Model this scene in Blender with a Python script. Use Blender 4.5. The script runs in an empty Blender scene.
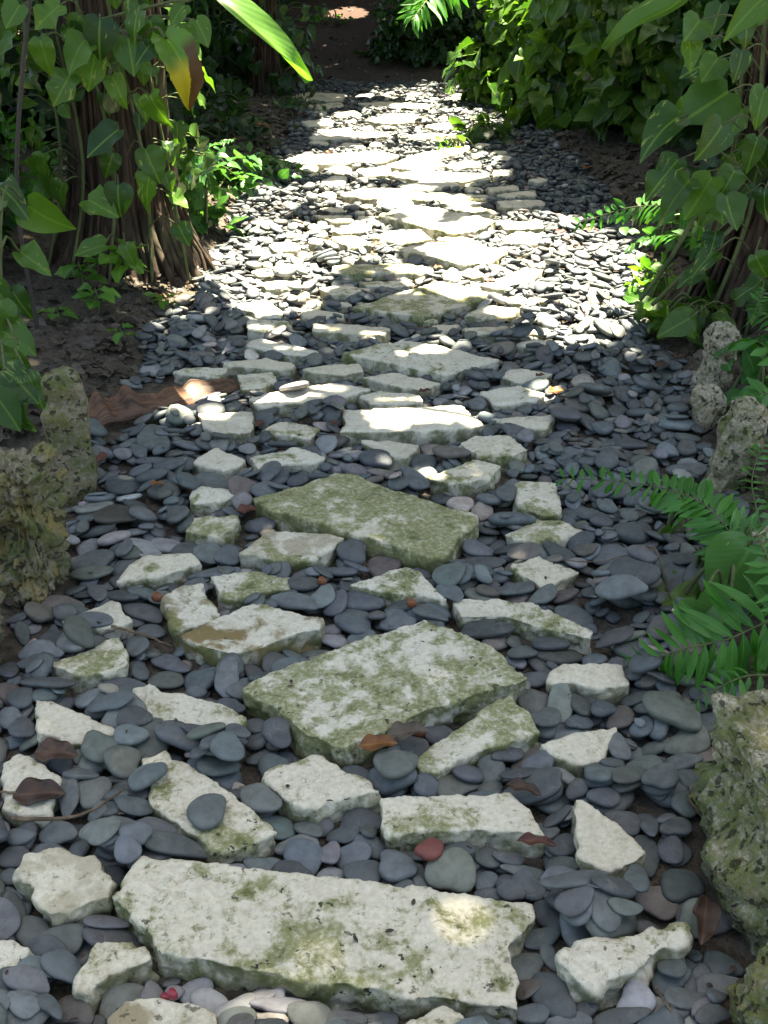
import bpy, bmesh, math, random, time
import numpy as np
from mathutils import Vector, Matrix, noise as mnoise

T0 = time.time()
rng = np.random.default_rng(7)
random.seed(7)
scene = bpy.context.scene
COL = scene.collection
R = math.radians

# ------------------------------------------------------------------ camera and ground mapping
CAM_H, PITCH, FPX = 1.5, R(28.0), 1069.0
CF = np.array([0, math.cos(PITCH), -math.sin(PITCH)])
CU = np.array([0, math.sin(PITCH), math.cos(PITCH)])
CR = np.array([1.0, 0, 0])
CP = np.array([0, 0, CAM_H])


def ray(x, y):
    return CF + (x - 384) / FPX * CR - (y - 512) / FPX * CU


def gp(x, y, z=0.0):
    d = ray(x, y)
    return CP + d * ((z - CAM_H) / d[2])


def at(x, y, Y):
    d = ray(x, y)
    return CP + d * (Y / d[1])


def to_px(p):
    p = np.asarray(p, float) - CP
    z = p @ CF
    return np.stack([384 + FPX * (p @ CR) / z, 512 - FPX * (p @ CU) / z], -1)


cam = bpy.data.cameras.new('camera')
cam.sensor_fit = 'VERTICAL'
cam.sensor_height = 36.0
cam.lens = FPX / 1024 * 36.0
cam.clip_end = 500
cam_o = bpy.data.objects.new('camera', cam)
COL.objects.link(cam_o)
cam_o.location = CP
cam_o.rotation_euler = (math.pi / 2 - PITCH, 0, 0)
scene.camera = cam_o

SUN = np.array([0.15, 0.24, 0.95])
SUN /= np.linalg.norm(SUN)
sl = bpy.data.lights.new('sun', 'SUN')
sl.energy = 5.0
sl.angle = R(0.53)
sl.color = (1.0, 0.97, 0.92)
so = bpy.data.objects.new('sun', sl)
COL.objects.link(so)
so.rotation_euler = Vector(-SUN).to_track_quat('-Z', 'Y').to_euler()

world = bpy.data.worlds.new('World')
scene.world = world
world.use_nodes = True
wn = world.node_tree
bg = wn.nodes['Background']
sky = wn.nodes.new('ShaderNodeTexSky')
sky.sky_type = 'NISHITA'
sky.sun_disc = False
sky.sun_elevation = math.asin(SUN[2])
sky.sun_rotation = math.atan2(SUN[0], SUN[1])
sky.air_density = 1.0
sky.dust_density = 2.0
wn.links.new(sky.outputs[0], bg.inputs[0])
bg.inputs[1].default_value = 0.05
vs = scene.view_settings
vs.view_transform = 'Standard'
vs.look = 'None'
vs.exposure = 3.27
vs.use_white_balance = True
vs.white_balance_temperature = 8000
vs.white_balance_tint = 3
vs.gamma = 1
try:
    scene.cycles.use_denoising = True
    scene.cycles.max_bounces = 8
    scene.cycles.sample_clamp_indirect = 6
except Exception:
    pass


# ------------------------------------------------------------------ mesh and object helpers
def mesh_np(name, v, faces, mat=None, smooth=True, uv=None, fattr=None, cattr=None):
    """v (N,3); faces: list of int arrays (M,3) or (M,4)."""
    me = bpy.data.meshes.new(name)
    v = np.ascontiguousarray(v, np.float32)
    me.vertices.add(len(v))
    me.vertices.foreach_set('co', v.ravel())
    faces = [np.asarray(f, np.int32) for f in faces if len(f)]
    nl = sum(f.size for f in faces)
    nf = sum(len(f) for f in faces)
    me.loops.add(nl)
    me.polygons.add(nf)
    li = np.concatenate([f.ravel() for f in faces])
    me.loops.foreach_set('vertex_index', li)
    tot = np.concatenate([np.full(len(f), f.shape[1], np.int32) for f in faces])
    st = np.concatenate([[0], np.cumsum(tot)[:-1]]).astype(np.int32)
    me.polygons.foreach_set('loop_start', st)
    me.polygons.foreach_set('loop_total', tot)
    me.polygons.foreach_set('use_smooth', np.full(nf, smooth, bool))
    if uv is not None:
        ul = me.uv_layers.new(name='uv')
        ul.data.foreach_set('uv', np.ascontiguousarray(uv[li], np.float32).ravel())
    if fattr is not None:
        a = me.attributes.new('rnd', 'FLOAT', 'POINT')
        a.data.foreach_set('value', np.ascontiguousarray(fattr, np.float32))
    if cattr is not None:
        a = me.attributes.new('tint', 'FLOAT_COLOR', 'POINT')
        c = np.ones((len(v), 4), np.float32)
        c[:, :3] = cattr
        a.data.foreach_set('color', c.ravel())
    me.update(calc_edges=True)
    me.validate()
    if mat:
        me.materials.append(mat)
    return me


def obj(name, me, parent=None, loc=None):
    o = bpy.data.objects.new(name, me)
    COL.objects.link(o)
    if parent is not None:
        o.parent = parent
    if loc is not None:
        o.location = loc
    return o


def tag(o, label=None, cat=None, group=None, kind=None):
    if label:
        o['label'] = label
    if cat:
        o['category'] = cat
    if group:
        o['group'] = group
    if kind:
        o['kind'] = kind
    return o


def thing(name, label, cat, loc, group=None):
    o = bpy.data.objects.new(name, None)
    o.empty_display_size = 0.05
    COL.objects.link(o)
    o.location = loc
    return tag(o, label, cat, group)


def part(name, me, root):
    """a part whose mesh was built in world space"""
    o = bpy.data.objects.new(name, me)
    COL.objects.link(o)
    me.transform(Matrix.Translation(-Vector(root.location)))
    o.parent = root
    return o


# ------------------------------------------------------------------ materials
def mat_new(name):
    m = bpy.data.materials.new(name)
    m.use_nodes = True
    nt = m.node_tree
    nt.nodes.clear()
    out = nt.nodes.new('ShaderNodeOutputMaterial')
    return m, nt, out


class N:
    def __init__(s, nt):
        s.nt = nt

    def node(s, t, **kw):
        n = s.nt.nodes.new(t)
        for k, v in kw.items():
            setattr(n, k, v)
        return n

    def link(s, a, b):
        s.nt.links.new(a, b)

    def put(s, sock, v):
        if hasattr(v, 'node') or hasattr(v, 'is_output'):
            s.link(v, sock)
        else:
            sock.default_value = v

    def noise(s, vec, scale, detail=4, rough=0.55, dist=0, w=None):
        n = s.node('ShaderNodeTexNoise')
        if w is not None:
            n.noise_dimensions = '4D'
            s.put(n.inputs['W'], w)
        if vec is not None:
            s.link(vec, n.inputs['Vector'])
        n.inputs['Scale'].default_value = scale
        n.inputs['Detail'].default_value = detail
        n.inputs['Roughness'].default_value = rough
        n.inputs['Distortion'].default_value = dist
        return n.outputs['Fac']

    def ramp(s, fac, a, b, va=0.0, vb=1.0):
        n = s.node('ShaderNodeMapRange')
        n.interpolation_type = 'SMOOTHSTEP'
        s.put(n.inputs['Value'], fac)
        s.put(n.inputs['From Min'], a)
        s.put(n.inputs['From Max'], b)
        n.inputs['To Min'].default_value = va
        n.inputs['To Max'].default_value = vb
        return n.outputs['Result']

    def mix(s, f, a, b, mode='MIX'):
        n = s.node('ShaderNodeMix', data_type='RGBA', blend_type=mode)
        s.put(n.inputs[0], f)
        for i, c in ((6, a), (7, b)):
            s.put(n.inputs[i], (*c, 1) if isinstance(c, tuple) and len(c) == 3 else c)
        return n.outputs[2]

    def math(s, op, a, b=0.0):
        n = s.node('ShaderNodeMath', operation=op)
        s.put(n.inputs[0], a)
        s.put(n.inputs[1], b)
        return n.outputs[0]

    def vmath(s, op, a, b):
        n = s.node('ShaderNodeVectorMath', operation=op)
        s.put(n.inputs[0], a)
        s.put(n.inputs[1], b)
        return n.outputs[0]

    def bump(s, h, strength, dist=0.01, nrm=None):
        n = s.node('ShaderNodeBump')
        n.inputs['Strength'].default_value = strength
        n.inputs['Distance'].default_value = dist
        s.link(h, n.inputs['Height'])
        if nrm is not None:
            s.link(nrm, n.inputs['Normal'])
        return n.outputs[0]

    def principled(s, col, rough, nrm=None, spec=0.5):
        n = s.node('ShaderNodeBsdfPrincipled')
        s.put(n.inputs['Base Color'], (*col, 1) if isinstance(col, tuple) and len(col) == 3 else col)
        s.put(n.inputs['Roughness'], rough)
        n.inputs['Specular IOR Level'].default_value = spec
        if nrm is not None:
            s.link(nrm, n.inputs['Normal'])
        return n.outputs[0]


def pebble_material(name, attr):
    m, nt, out = mat_new(name)
    k = N(nt)
    if attr:
        a = k.node('ShaderNodeAttribute', attribute_name='tint')
        col = a.outputs['Color']
        vec = k.node('ShaderNodeTexCoord').outputs['Object']
    else:
        oi = k.node('ShaderNodeObjectInfo')
        col = oi.outputs['Color']
        g = k.node('ShaderNodeNewGeometry').outputs['Position']
        vec = g
    n1 = k.noise(vec, 38, 5, 0.6)
    n2 = k.noise(vec, 420, 3, 0.6)
    n3 = k.noise(vec, 14, 3, 0.5)
    c = k.mix(k.ramp(n1, 0.35, 0.7), col, k.mix(1.0, col, (0.72, 0.70, 0.68), 'MULTIPLY'))
    c = k.mix(k.math('MULTIPLY', k.ramp(n2, 0.58, 0.75), 0.35), c, (0.20, 0.20, 0.195))
    c = k.mix(k.math('MULTIPLY', k.ramp(n3, 0.60, 0.72), 0.30), c, (0.13, 0.125, 0.11))
    vn = k.noise(vec, 22, 1, 0.4, 0.2)
    vm = k.ramp(k.math('ABSOLUTE', k.math('SUBTRACT', vn, 0.5)), 0.004, 0.016, 1.0, 0.0)
    c = k.mix(k.math('MULTIPLY', k.math('MULTIPLY', vm, k.ramp(n3, 0.52, 0.62)), 0.22), c, (0.24, 0.235, 0.22))
    nr = k.bump(k.math('ADD', n1, k.math('MULTIPLY', n2, 0.5)), 0.5, 0.004)
    rough = k.ramp(n1, 0.3, 0.7, 0.5, 0.68)
    k.link(k.principled(c, rough, nr, 0.45), out.inputs[0])
    return m


def stone_material(name, pale=(0.61, 0.58, 0.495), edge_moss=0.8):
    """pale coral limestone; object colour: r = moss amount, g = ochre stain amount, b = pit amount"""
    m, nt, out = mat_new(name)
    k = N(nt)
    tc = k.node('ShaderNodeTexCoord')
    oi = k.node('ShaderNodeObjectInfo')
    sp = k.node('ShaderNodeSeparateColor')
    k.link(oi.outputs['Color'], sp.inputs[0])
    vec = k.vmath('ADD', tc.outputs['Object'], oi.outputs['Location'])
    big = k.noise(vec, 5.5, 6, 0.62, 0.4)
    mid = k.noise(vec, 19, 6, 0.65, 0.3)
    fine = k.noise(vec, 95, 4, 0.65)
    pits = k.noise(vec, 52, 3, 0.6, 0.15)
    geo = k.node('ShaderNodeNewGeometry')
    sx = k.node('ShaderNodeSeparateXYZ')
    k.link(geo.outputs['Normal'], sx.inputs[0])
    side = k.ramp(sx.outputs['Z'], 0.75, 0.25)
    c = k.mix(k.ramp(fine, 0.3, 0.7), pale, (pale[0] * 0.8, pale[1] * 0.79, pale[2] * 0.76))
    c = k.mix(k.math('MULTIPLY', k.ramp(mid, 0.5, 0.7), 0.45), c, (0.42, 0.37, 0.28))
    c = k.mix(k.math('MULTIPLY', oi.outputs['Random'], 0.5), c, k.mix(1.0, c, (0.92, 0.84, 0.72), 'MULTIPLY'))
    # ochre stain
    st = k.noise(vec, 12, 5, 0.6, 0.5, w=3.0) if False else k.noise(k.vmath('ADD', vec, (7.3, 1.1, 4.2)), 11, 5, 0.6, 0.5)
    sf = k.math('MULTIPLY', k.ramp(st, 0.46, 0.6), sp.outputs[1])
    c = k.mix(sf, c, (0.17, 0.12, 0.045))
    # moss and algae: broad film plus darker patches
    f1 = k.math('ADD', k.math('MULTIPLY', big, 0.65), k.math('MULTIPLY', mid, 0.35))
    lo = k.math('SUBTRACT', 0.625, k.math('MULTIPLY', sp.outputs[0], 0.30))
    hi = k.math('ADD', lo, 0.075)
    mf = k.ramp(f1, lo, hi)
    mf = k.math('MULTIPLY', mf, k.ramp(fine, 0.25, 0.6, 0.35, 0.85))
    c = k.mix(mf, c, (0.155, 0.165, 0.050))
    f2 = k.math('ADD', k.math('MULTIPLY', mid, 0.6), k.math('MULTIPLY', big, 0.4))
    c = k.mix(k.math('MULTIPLY', k.ramp(f2, k.math('SUBTRACT', 0.63, k.math('MULTIPLY', sp.outputs[0], 0.16)), 0.66), 0.85), c, (0.062, 0.075, 0.024))
    spk = k.noise(vec, 70, 6, 0.7, 0.4)
    sf2 = k.math('MULTIPLY', k.ramp(spk, 0.53, 0.60), k.ramp(mid, 0.40, 0.60, 0.08, 0.75))
    c = k.mix(k.math('MULTIPLY', sf2, k.ramp(sp.outputs[0], 0.0, 0.6, 0.3, 1.0)), c, (0.115, 0.125, 0.045))
    # mossy flanks
    sm = k.math('MULTIPLY', side, k.ramp(mid, 0.36, 0.62, 0.1, 1.0))
    c = k.mix(k.math('MULTIPLY', sm, edge_moss), c, (0.10, 0.105, 0.04))
    # pits
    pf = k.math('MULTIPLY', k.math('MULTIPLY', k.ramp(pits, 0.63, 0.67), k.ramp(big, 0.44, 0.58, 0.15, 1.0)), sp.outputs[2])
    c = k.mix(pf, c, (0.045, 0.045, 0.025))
    h = k.math('SUBTRACT', k.math('ADD', k.math('MULTIPLY', mid, 0.8), k.math('MULTIPLY', fine, 0.35)), k.math('MULTIPLY', pf, 0.8))
    nr = k.bump(h, 0.55, 0.008)
    k.link(k.principled(c, 0.85, nr, 0.25), out.inputs[0])
    return m


def rock_material(name):
    """rough weathered coral rock; object colour: r = moss, g = ochre, b = paleness"""
    m, nt, out = mat_new(name)
    k = N(nt)
    tc = k.node('ShaderNodeTexCoord')
    oi = k.node('ShaderNodeObjectInfo')
    sp = k.node('ShaderNodeSeparateColor')
    k.link(oi.outputs['Color'], sp.inputs[0])
    vec = k.vmath('ADD', tc.outputs['Object'], oi.outputs['Location'])
    big = k.noise(vec, 7, 5, 0.6, 0.4)
    mid = k.noise(vec, 24, 6, 0.65, 0.15)
    fine = k.noise(vec, 90, 4, 0.7)
    pits = k.noise(vec, 46, 4, 0.6, 0.2)
    base = k.mix(sp.outputs[2], (0.15, 0.125, 0.085), (0.44, 0.40, 0.31))
    c = k.mix(k.ramp(fine, 0.35, 0.65), base, k.mix(1.0, base, (0.55, 0.53, 0.5), 'MULTIPLY'))
    c = k.mix(k.math('MULTIPLY', k.ramp(mid, 0.52, 0.70), 0.4), c, (0.075, 0.062, 0.04))
    lo = k.math('SUBTRACT', 0.565, k.math('MULTIPLY', sp.outputs[0], 0.27))
    mf = k.ramp(k.math('ADD', k.math('ADD', k.math('MULTIPLY', big, 0.35), k.math('MULTIPLY', mid, 0.4)), k.math('MULTIPLY', fine, 0.25)), lo, k.math('ADD', lo, 0.17))
    c = k.mix(k.math('MULTIPLY', mf, 0.85), c, k.mix(k.ramp(fine, 0.35, 0.65), (0.03, 0.052, 0.012), (0.12, 0.145, 0.035)))
    st = k.noise(k.vmath('ADD', vec, (3.3, 8.1, 1.2)), 15, 5, 0.6, 0.5)
    c = k.mix(k.math('MULTIPLY', k.ramp(st, 0.5, 0.62), sp.outputs[1]), c, (0.22, 0.16, 0.06))
    pf = k.ramp(pits, 0.56, 0.65)
    c = k.mix(k.math('MULTIPLY', pf, 0.8), c, (0.03, 0.028, 0.02))
    h = k.math('SUBTRACT', k.math('ADD', mid, k.math('MULTIPLY', fine, 0.4)), k.math('MULTIPLY', pf, 1.2))
    nr = k.bump(h, 0.8, 0.014)
    k.link(k.principled(c, 0.92, nr, 0.15), out.inputs[0])
    return m


def leaf_material(name, dark, light, varieg=0.0, vcol=(0.42, 0.46, 0.14), rough=0.38, trans=0.36, yellow=0.0, spec=0.38):
    m, nt, out = mat_new(name)
    k = N(nt)
    rn = k.node('ShaderNodeAttribute', attribute_name='rnd').outputs['Fac']
    uv = k.node('ShaderNodeUVMap').outputs[0]
    sx = k.node('ShaderNodeSeparateXYZ')
    k.link(uv, sx.inputs[0])
    u = sx.outputs['X']
    c = k.mix(rn, dark, light)
    pos = k.node('ShaderNodeTexCoord').outputs['Object']
    c = k.mix(k.math('MULTIPLY', k.ramp(k.noise(pos, 3.0, 2), 0.4, 0.65), 0.45), c, k.mix(1.0, c, (0.62, 0.72, 0.55), 'MULTIPLY'))
    wn_ = k.math('MULTIPLY', rn, 37.0)
    if varieg:
        mp = k.node('ShaderNodeMapping')
        k.link(uv, mp.inputs[0])
        mp.inputs['Scale'].default_value = (5.0, 1.6, 1)
        vn = k.noise(mp.outputs[0], 1.6, 5, 0.62, 0.6, w=wn_)
        amt = k.noise(None, 1.0, 0, w=k.math('MULTIPLY', rn, 91.0))
        lo = k.math('SUBTRACT', 0.80 - 0.12 * varieg, k.math('MULTIPLY', amt, 0.22))
        vf = k.ramp(vn, lo, k.math('ADD', lo, 0.05))
        c = k.mix(k.math('MULTIPLY', vf, 0.8), c, vcol)
    # veins
    mid = k.ramp(k.math('ABSOLUTE', k.math('SUBTRACT', u, 0.5)), 0.018, 0.04, 0.5, 0.0)
    c = k.mix(mid, c, (light[0] * 1.9, light[1] * 1.6, light[2] * 1.6))
    wv = k.node('ShaderNodeTexWave', wave_type='BANDS', bands_direction='Y')
    wv.inputs['Scale'].default_value = 3.2
    wv.inputs['Distortion'].default_value = 0.6
    mp2 = k.node('ShaderNodeMapping')
    mp2.vector_type = 'POINT'
    cb = k.node('ShaderNodeCombineXYZ')
    k.link(u, cb.inputs[0])
    k.link(k.math('SUBTRACT', sx.outputs['Y'], k.math('MULTIPLY', k.math('ABSOLUTE', k.math('SUBTRACT', u, 0.5)), 0.7)), cb.inputs[1])
    k.link(cb.outputs[0], wv.inputs[0])
    nr = k.bump(wv.outputs['Fac'], 0.09, 0.003)
    if yellow:
        yn = k.noise(uv, 3.6, 6, 0.66, 0.5)
        t = k.math('ADD', sx.outputs['Y'], k.math('MULTIPLY', yn, 0.35))
        c = k.mix(k.ramp(t, 0.55, 0.85), c, (0.42, 0.32, 0.03))
        br = k.math('ADD', k.math('SUBTRACT', 0.62, u), k.math('MULTIPLY', k.math('SUBTRACT', yn, 0.5), 0.35))
        br = k.math('MULTIPLY', k.ramp(br, 0.26, 0.30), k.ramp(sx.outputs['Y'], 0.25, 0.4))
        c = k.mix(br, c, (0.07, 0.035, 0.02))
    p = k.principled(c, rough, nr, spec)
    tr = k.node('ShaderNodeBsdfTranslucent')
    k.link(k.mix(1.0, c, (1.5, 1.7, 0.7), 'MULTIPLY'), tr.inputs['Color'])
    k.link(nr, tr.inputs['Normal'])
    ms = k.node('ShaderNodeMixShader')
    ms.inputs[0].default_value = trans
    k.link(p, ms.inputs[1])
    k.link(tr.outputs[0], ms.inputs[2])
    k.link(ms.outputs[0], out.inputs[0])
    return m


def bark_material(name, a, b, scale=(30, 30, 4)):
    m, nt, out = mat_new(name)
    k = N(nt)
    tc = k.node('ShaderNodeTexCoord').outputs['Object']
    mp = k.node('ShaderNodeMapping')
    k.link(tc, mp.inputs[0])
    mp.inputs['Scale'].default_value = scale
    n = k.noise(mp.outputs[0], 1.0, 6, 0.65, 0.4)
    n2 = k.noise(tc, 3.0, 3)
    c = k.mix(k.ramp(n, 0.3, 0.7), a, b)
    c = k.mix(k.math('MULTIPLY', k.ramp(n2, 0.5, 0.7), 0.5), c, (0.075, 0.08, 0.045))
    k.link(k.principled(c, 0.85, k.bump(n, 0.7, 0.01), 0.2), out.inputs[0])
    return m


def dead_leaf_material(name, a, b):
    m, nt, out = mat_new(name)
    k = N(nt)
    rn = k.node('ShaderNodeAttribute', attribute_name='rnd').outputs['Fac']
    tc = k.node('ShaderNodeTexCoord').outputs['Object']
    uv = k.node('ShaderNodeUVMap').outputs[0]
    sx = k.node('ShaderNodeSeparateXYZ')
    k.link(uv, sx.inputs[0])
    n = k.noise(tc, 40, 5, 0.65)
    c = k.mix(rn, a, b)
    c = k.mix(k.math('MULTIPLY', k.ramp(n, 0.42, 0.68), 0.7), c, (a[0] * 0.35, a[1] * 0.35, a[2] * 0.4))
    if name == 'dry_sheath':
        mp = k.node('ShaderNodeMapping')
        k.link(uv, mp.inputs[0])
        mp.inputs['Scale'].default_value = (26, 3, 1)
        stn = k.noise(mp.outputs[0], 1.0, 4, 0.6, 0.5)
        c = k.mix(k.ramp(stn, 0.45, 0.65), c, (0.15, 0.078, 0.045))
        c = k.mix(k.ramp(k.noise(uv, 5, 4), 0.5, 0.65), c, (0.03, 0.014, 0.010))
    mid = k.ramp(k.math('ABSOLUTE', k.math('SUBTRACT', sx.outputs['X'], 0.5)), 0.015, 0.05, 0.0 if name == 'dry_sheath' else 0.5, 0.0)
    c = k.mix(mid, c, (b[0] * 1.4, b[1] * 1.4, b[2] * 1.3))
    p = k.principled(c, 0.55, k.bump(n, 0.4, 0.004), 0.35)
    k.link(p, out.inputs[0])
    return m


def soil_material():
    m, nt, out = mat_new('soil')
    k = N(nt)
    pos = k.node('ShaderNodeNewGeometry').outputs['Position']
    sx = k.node('ShaderNodeSeparateXYZ')
    k.link(pos, sx.inputs[0])
    n1 = k.noise(pos, 2.2, 5, 0.6)
    n2 = k.noise(pos, 34, 5, 0.7)
    n3 = k.noise(pos, 140, 3, 0.7)
    c = k.mix(k.ramp(n2, 0.3, 0.7), (0.045, 0.036, 0.027), (0.125, 0.105, 0.085))
    far = k.ramp(k.math('ADD', sx.outputs['Y'], k.math('MULTIPLY', n1, 1.5)), 14.0, 16.0)
    c = k.mix(far, c, k.mix(n2, (0.035, 0.022, 0.017), (0.10, 0.062, 0.048)))
    c = k.mix(k.math('MULTIPLY', k.ramp(n1, 0.5, 0.65), 0.5), c, (0.06, 0.048, 0.032))
    c = k.mix(k.math('MULTIPLY', k.ramp(n3, 0.6, 0.72), 0.6), c, (0.2, 0.175, 0.14))
    h = k.math('ADD', n2, k.math('MULTIPLY', n3, 0.5))
    k.link(k.principled(c, 0.95, k.bump(h, 0.9, 0.02), 0.15), out.inputs[0])
    return m


def plain(name, col, rough=0.7):
    m, nt, out = mat_new(name)
    k = N(nt)
    n = k.noise(k.node('ShaderNodeTexCoord').outputs['Object'], 60, 4, 0.6)
    c = k.mix(n, tuple(x * 0.7 for x in col), tuple(x * 1.25 for x in col))
    k.link(k.principled(c, rough, k.bump(n, 0.3, 0.003)), out.inputs[0])
    return m


M_PEB_O = pebble_material('slate_pebble', False)
M_PEB_A = pebble_material('slate_pebble_mass', True)
M_STONE = stone_material('coral_limestone')
M_ROCK = rock_material('weathered_coral_rock')
M_SOIL = soil_material()
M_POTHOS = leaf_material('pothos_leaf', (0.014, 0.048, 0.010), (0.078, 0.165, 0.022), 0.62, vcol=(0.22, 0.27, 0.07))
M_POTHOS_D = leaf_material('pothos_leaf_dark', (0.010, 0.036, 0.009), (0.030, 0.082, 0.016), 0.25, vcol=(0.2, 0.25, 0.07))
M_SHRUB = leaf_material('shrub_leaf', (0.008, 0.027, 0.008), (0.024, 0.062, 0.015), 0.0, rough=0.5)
M_COVER = leaf_material('ground_cover_leaf', (0.03, 0.10, 0.03), (0.08, 0.19, 0.055), 0.2, rough=0.3)
M_BRIGHT = leaf_material('fresh_leaf', (0.05, 0.15, 0.02), (0.11, 0.25, 0.035), 0.0, rough=0.4)
M_FERN = leaf_material('fern_leaf', (0.026, 0.115, 0.02), (0.06, 0.20, 0.032), 0.0, rough=0.42, trans=0.35)
M_YELLOW = leaf_material('yellowing_leaf', (0.05, 0.12, 0.02), (0.09, 0.19, 0.03), 0.2, yellow=1.0)
M_CANOPY = leaf_material('canopy_leaf', (0.03, 0.08, 0.02), (0.07, 0.14, 0.03), 0.0, trans=0.15)
M_BARK = bark_material('aerial_root_bark', (0.018, 0.012, 0.009), (0.075, 0.049, 0.034))
M_BARK2 = bark_material('trunk_bark', (0.012, 0.009, 0.007), (0.04, 0.029, 0.022))
M_STEM = bark_material('vine_stem', (0.05, 0.075, 0.025), (0.12, 0.13, 0.06))
M_TWIG = bark_material('twig_bark', (0.06, 0.04, 0.028), (0.18, 0.13, 0.09))
M_DEAD = dead_leaf_material('dead_leaf', (0.035, 0.018, 0.013), (0.07, 0.036, 0.022))
M_DEADO = dead_leaf_material('orange_dead_leaf', (0.13, 0.048, 0.013), (0.19, 0.078, 0.02))
M_DEADR = dead_leaf_material('red_dead_leaf', (0.062, 0.020, 0.014), (0.095, 0.034, 0.022))
M_DEADG = dead_leaf_material('grey_dead_leaf', (0.05, 0.038, 0.030), (0.10, 0.078, 0.062))
M_CRUMB = dead_leaf_material('leaf_crumb', (0.03, 0.022, 0.016), (0.06, 0.042, 0.03))
M_SHEATH = dead_leaf_material('dry_sheath', (0.055, 0.024, 0.014), (0.11, 0.05, 0.026))
M_ROD = plain('rusty_rod', (0.03, 0.025, 0.022))

# ------------------------------------------------------------------ path edges and terrain
LEFT_PX = [(-120, 1100), (-60, 800), (10, 640), (48, 540), (85, 450), (100, 410), (150, 362), (160, 330), (203, 278), (228, 238), (243, 215), (252, 188), (285, 150), (300, 118), (298, 96)]
RIGHT_PX = [(840, 1100), (760, 850), (735, 700), (730, 600), (715, 500), (700, 430), (676, 380), (652, 340), (646, 300), (640, 262), (612, 215), (592, 180), (560, 150), (520, 124), (490, 105), (470, 92)]


def edge_table(px):
    p = np.array([gp(x, y) for x, y in px])
    i = np.argsort(p[:, 1])
    return p[i, 1], p[i, 0]


LY, LX = edge_table(LEFT_PX)
RY, RX = edge_table(RIGHT_PX)
Y_END = gp(380, 86)[1]


def edges(y):
    y = np.asarray(y, float)
    return np.interp(y, LY, LX), np.interp(y, RY, RX)


def sm(x, a, b):
    t = np.clip((x - a) / (b - a), 0, 1)
    return t * t * (3 - 2 * t)


BED = -0.013


def gz(x, y):
    x = np.asarray(x, float)
    y = np.asarray(y, float)
    l, r = edges(y)
    e = np.maximum(np.maximum(l - x, x - r), 0)
    e = np.where((y > Y_END + 0.2), np.maximum(e, (y - Y_END - 0.2) * 0.5), e)
    z = BED + 0.055 * sm(e, 0.0, 0.16) + 0.07 * np.minimum(e, 4)
    z = z + 0.015 * np.sin(x * 5.1 + 1) * np.sin(y * 4.3) * sm(e, 0.05, 0.3)
    z = z + 0.145 * np.maximum(y - Y_END - 0.3, 0) * (1 - sm(y, 30, 60) * 0.8) * np.where(y > 40, 0, 1) + np.where(y > 40, 0.145 * (40 - Y_END) * 0.8, 0)
    return z


def axis(lo, hi, fine_lo, fine_hi, step, n_out):
    a = np.arange(fine_lo, fine_hi + step / 2, step)
    o1 = fine_lo - np.geomspace(step, fine_lo - lo, n_out)[::-1]
    o2 = fine_hi + np.geomspace(step, hi - fine_hi, n_out)
    return np.concatenate([o1, a, o2])


gxs = axis(-120, 120, -5, 5, 0.07, 24)
gys = axis(-80, 160, -1, 20, 0.07, 24)
GX, GY = np.meshgrid(gxs, gys)
GZ = gz(GX, GY)
GZ += 0.012 * rng.standard_normal(GX.shape) * (np.abs(GX) < 6) * np.where((GX > edges(GY)[0] - 0.05) & (GX < edges(GY)[1] + 0.05), 0.2, 1)
nx, ny = len(gxs), len(gys)
idx = np.arange(nx * ny).reshape(ny, nx)
q = np.stack([idx[:-1, :-1], idx[:-1, 1:], idx[1:, 1:], idx[1:, :-1]], -1).reshape(-1, 4)
tag(obj('ground', mesh_np('ground', np.stack([GX, GY, GZ], -1).reshape(-1, 3), [q], M_SOIL)), kind='structure')

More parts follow.
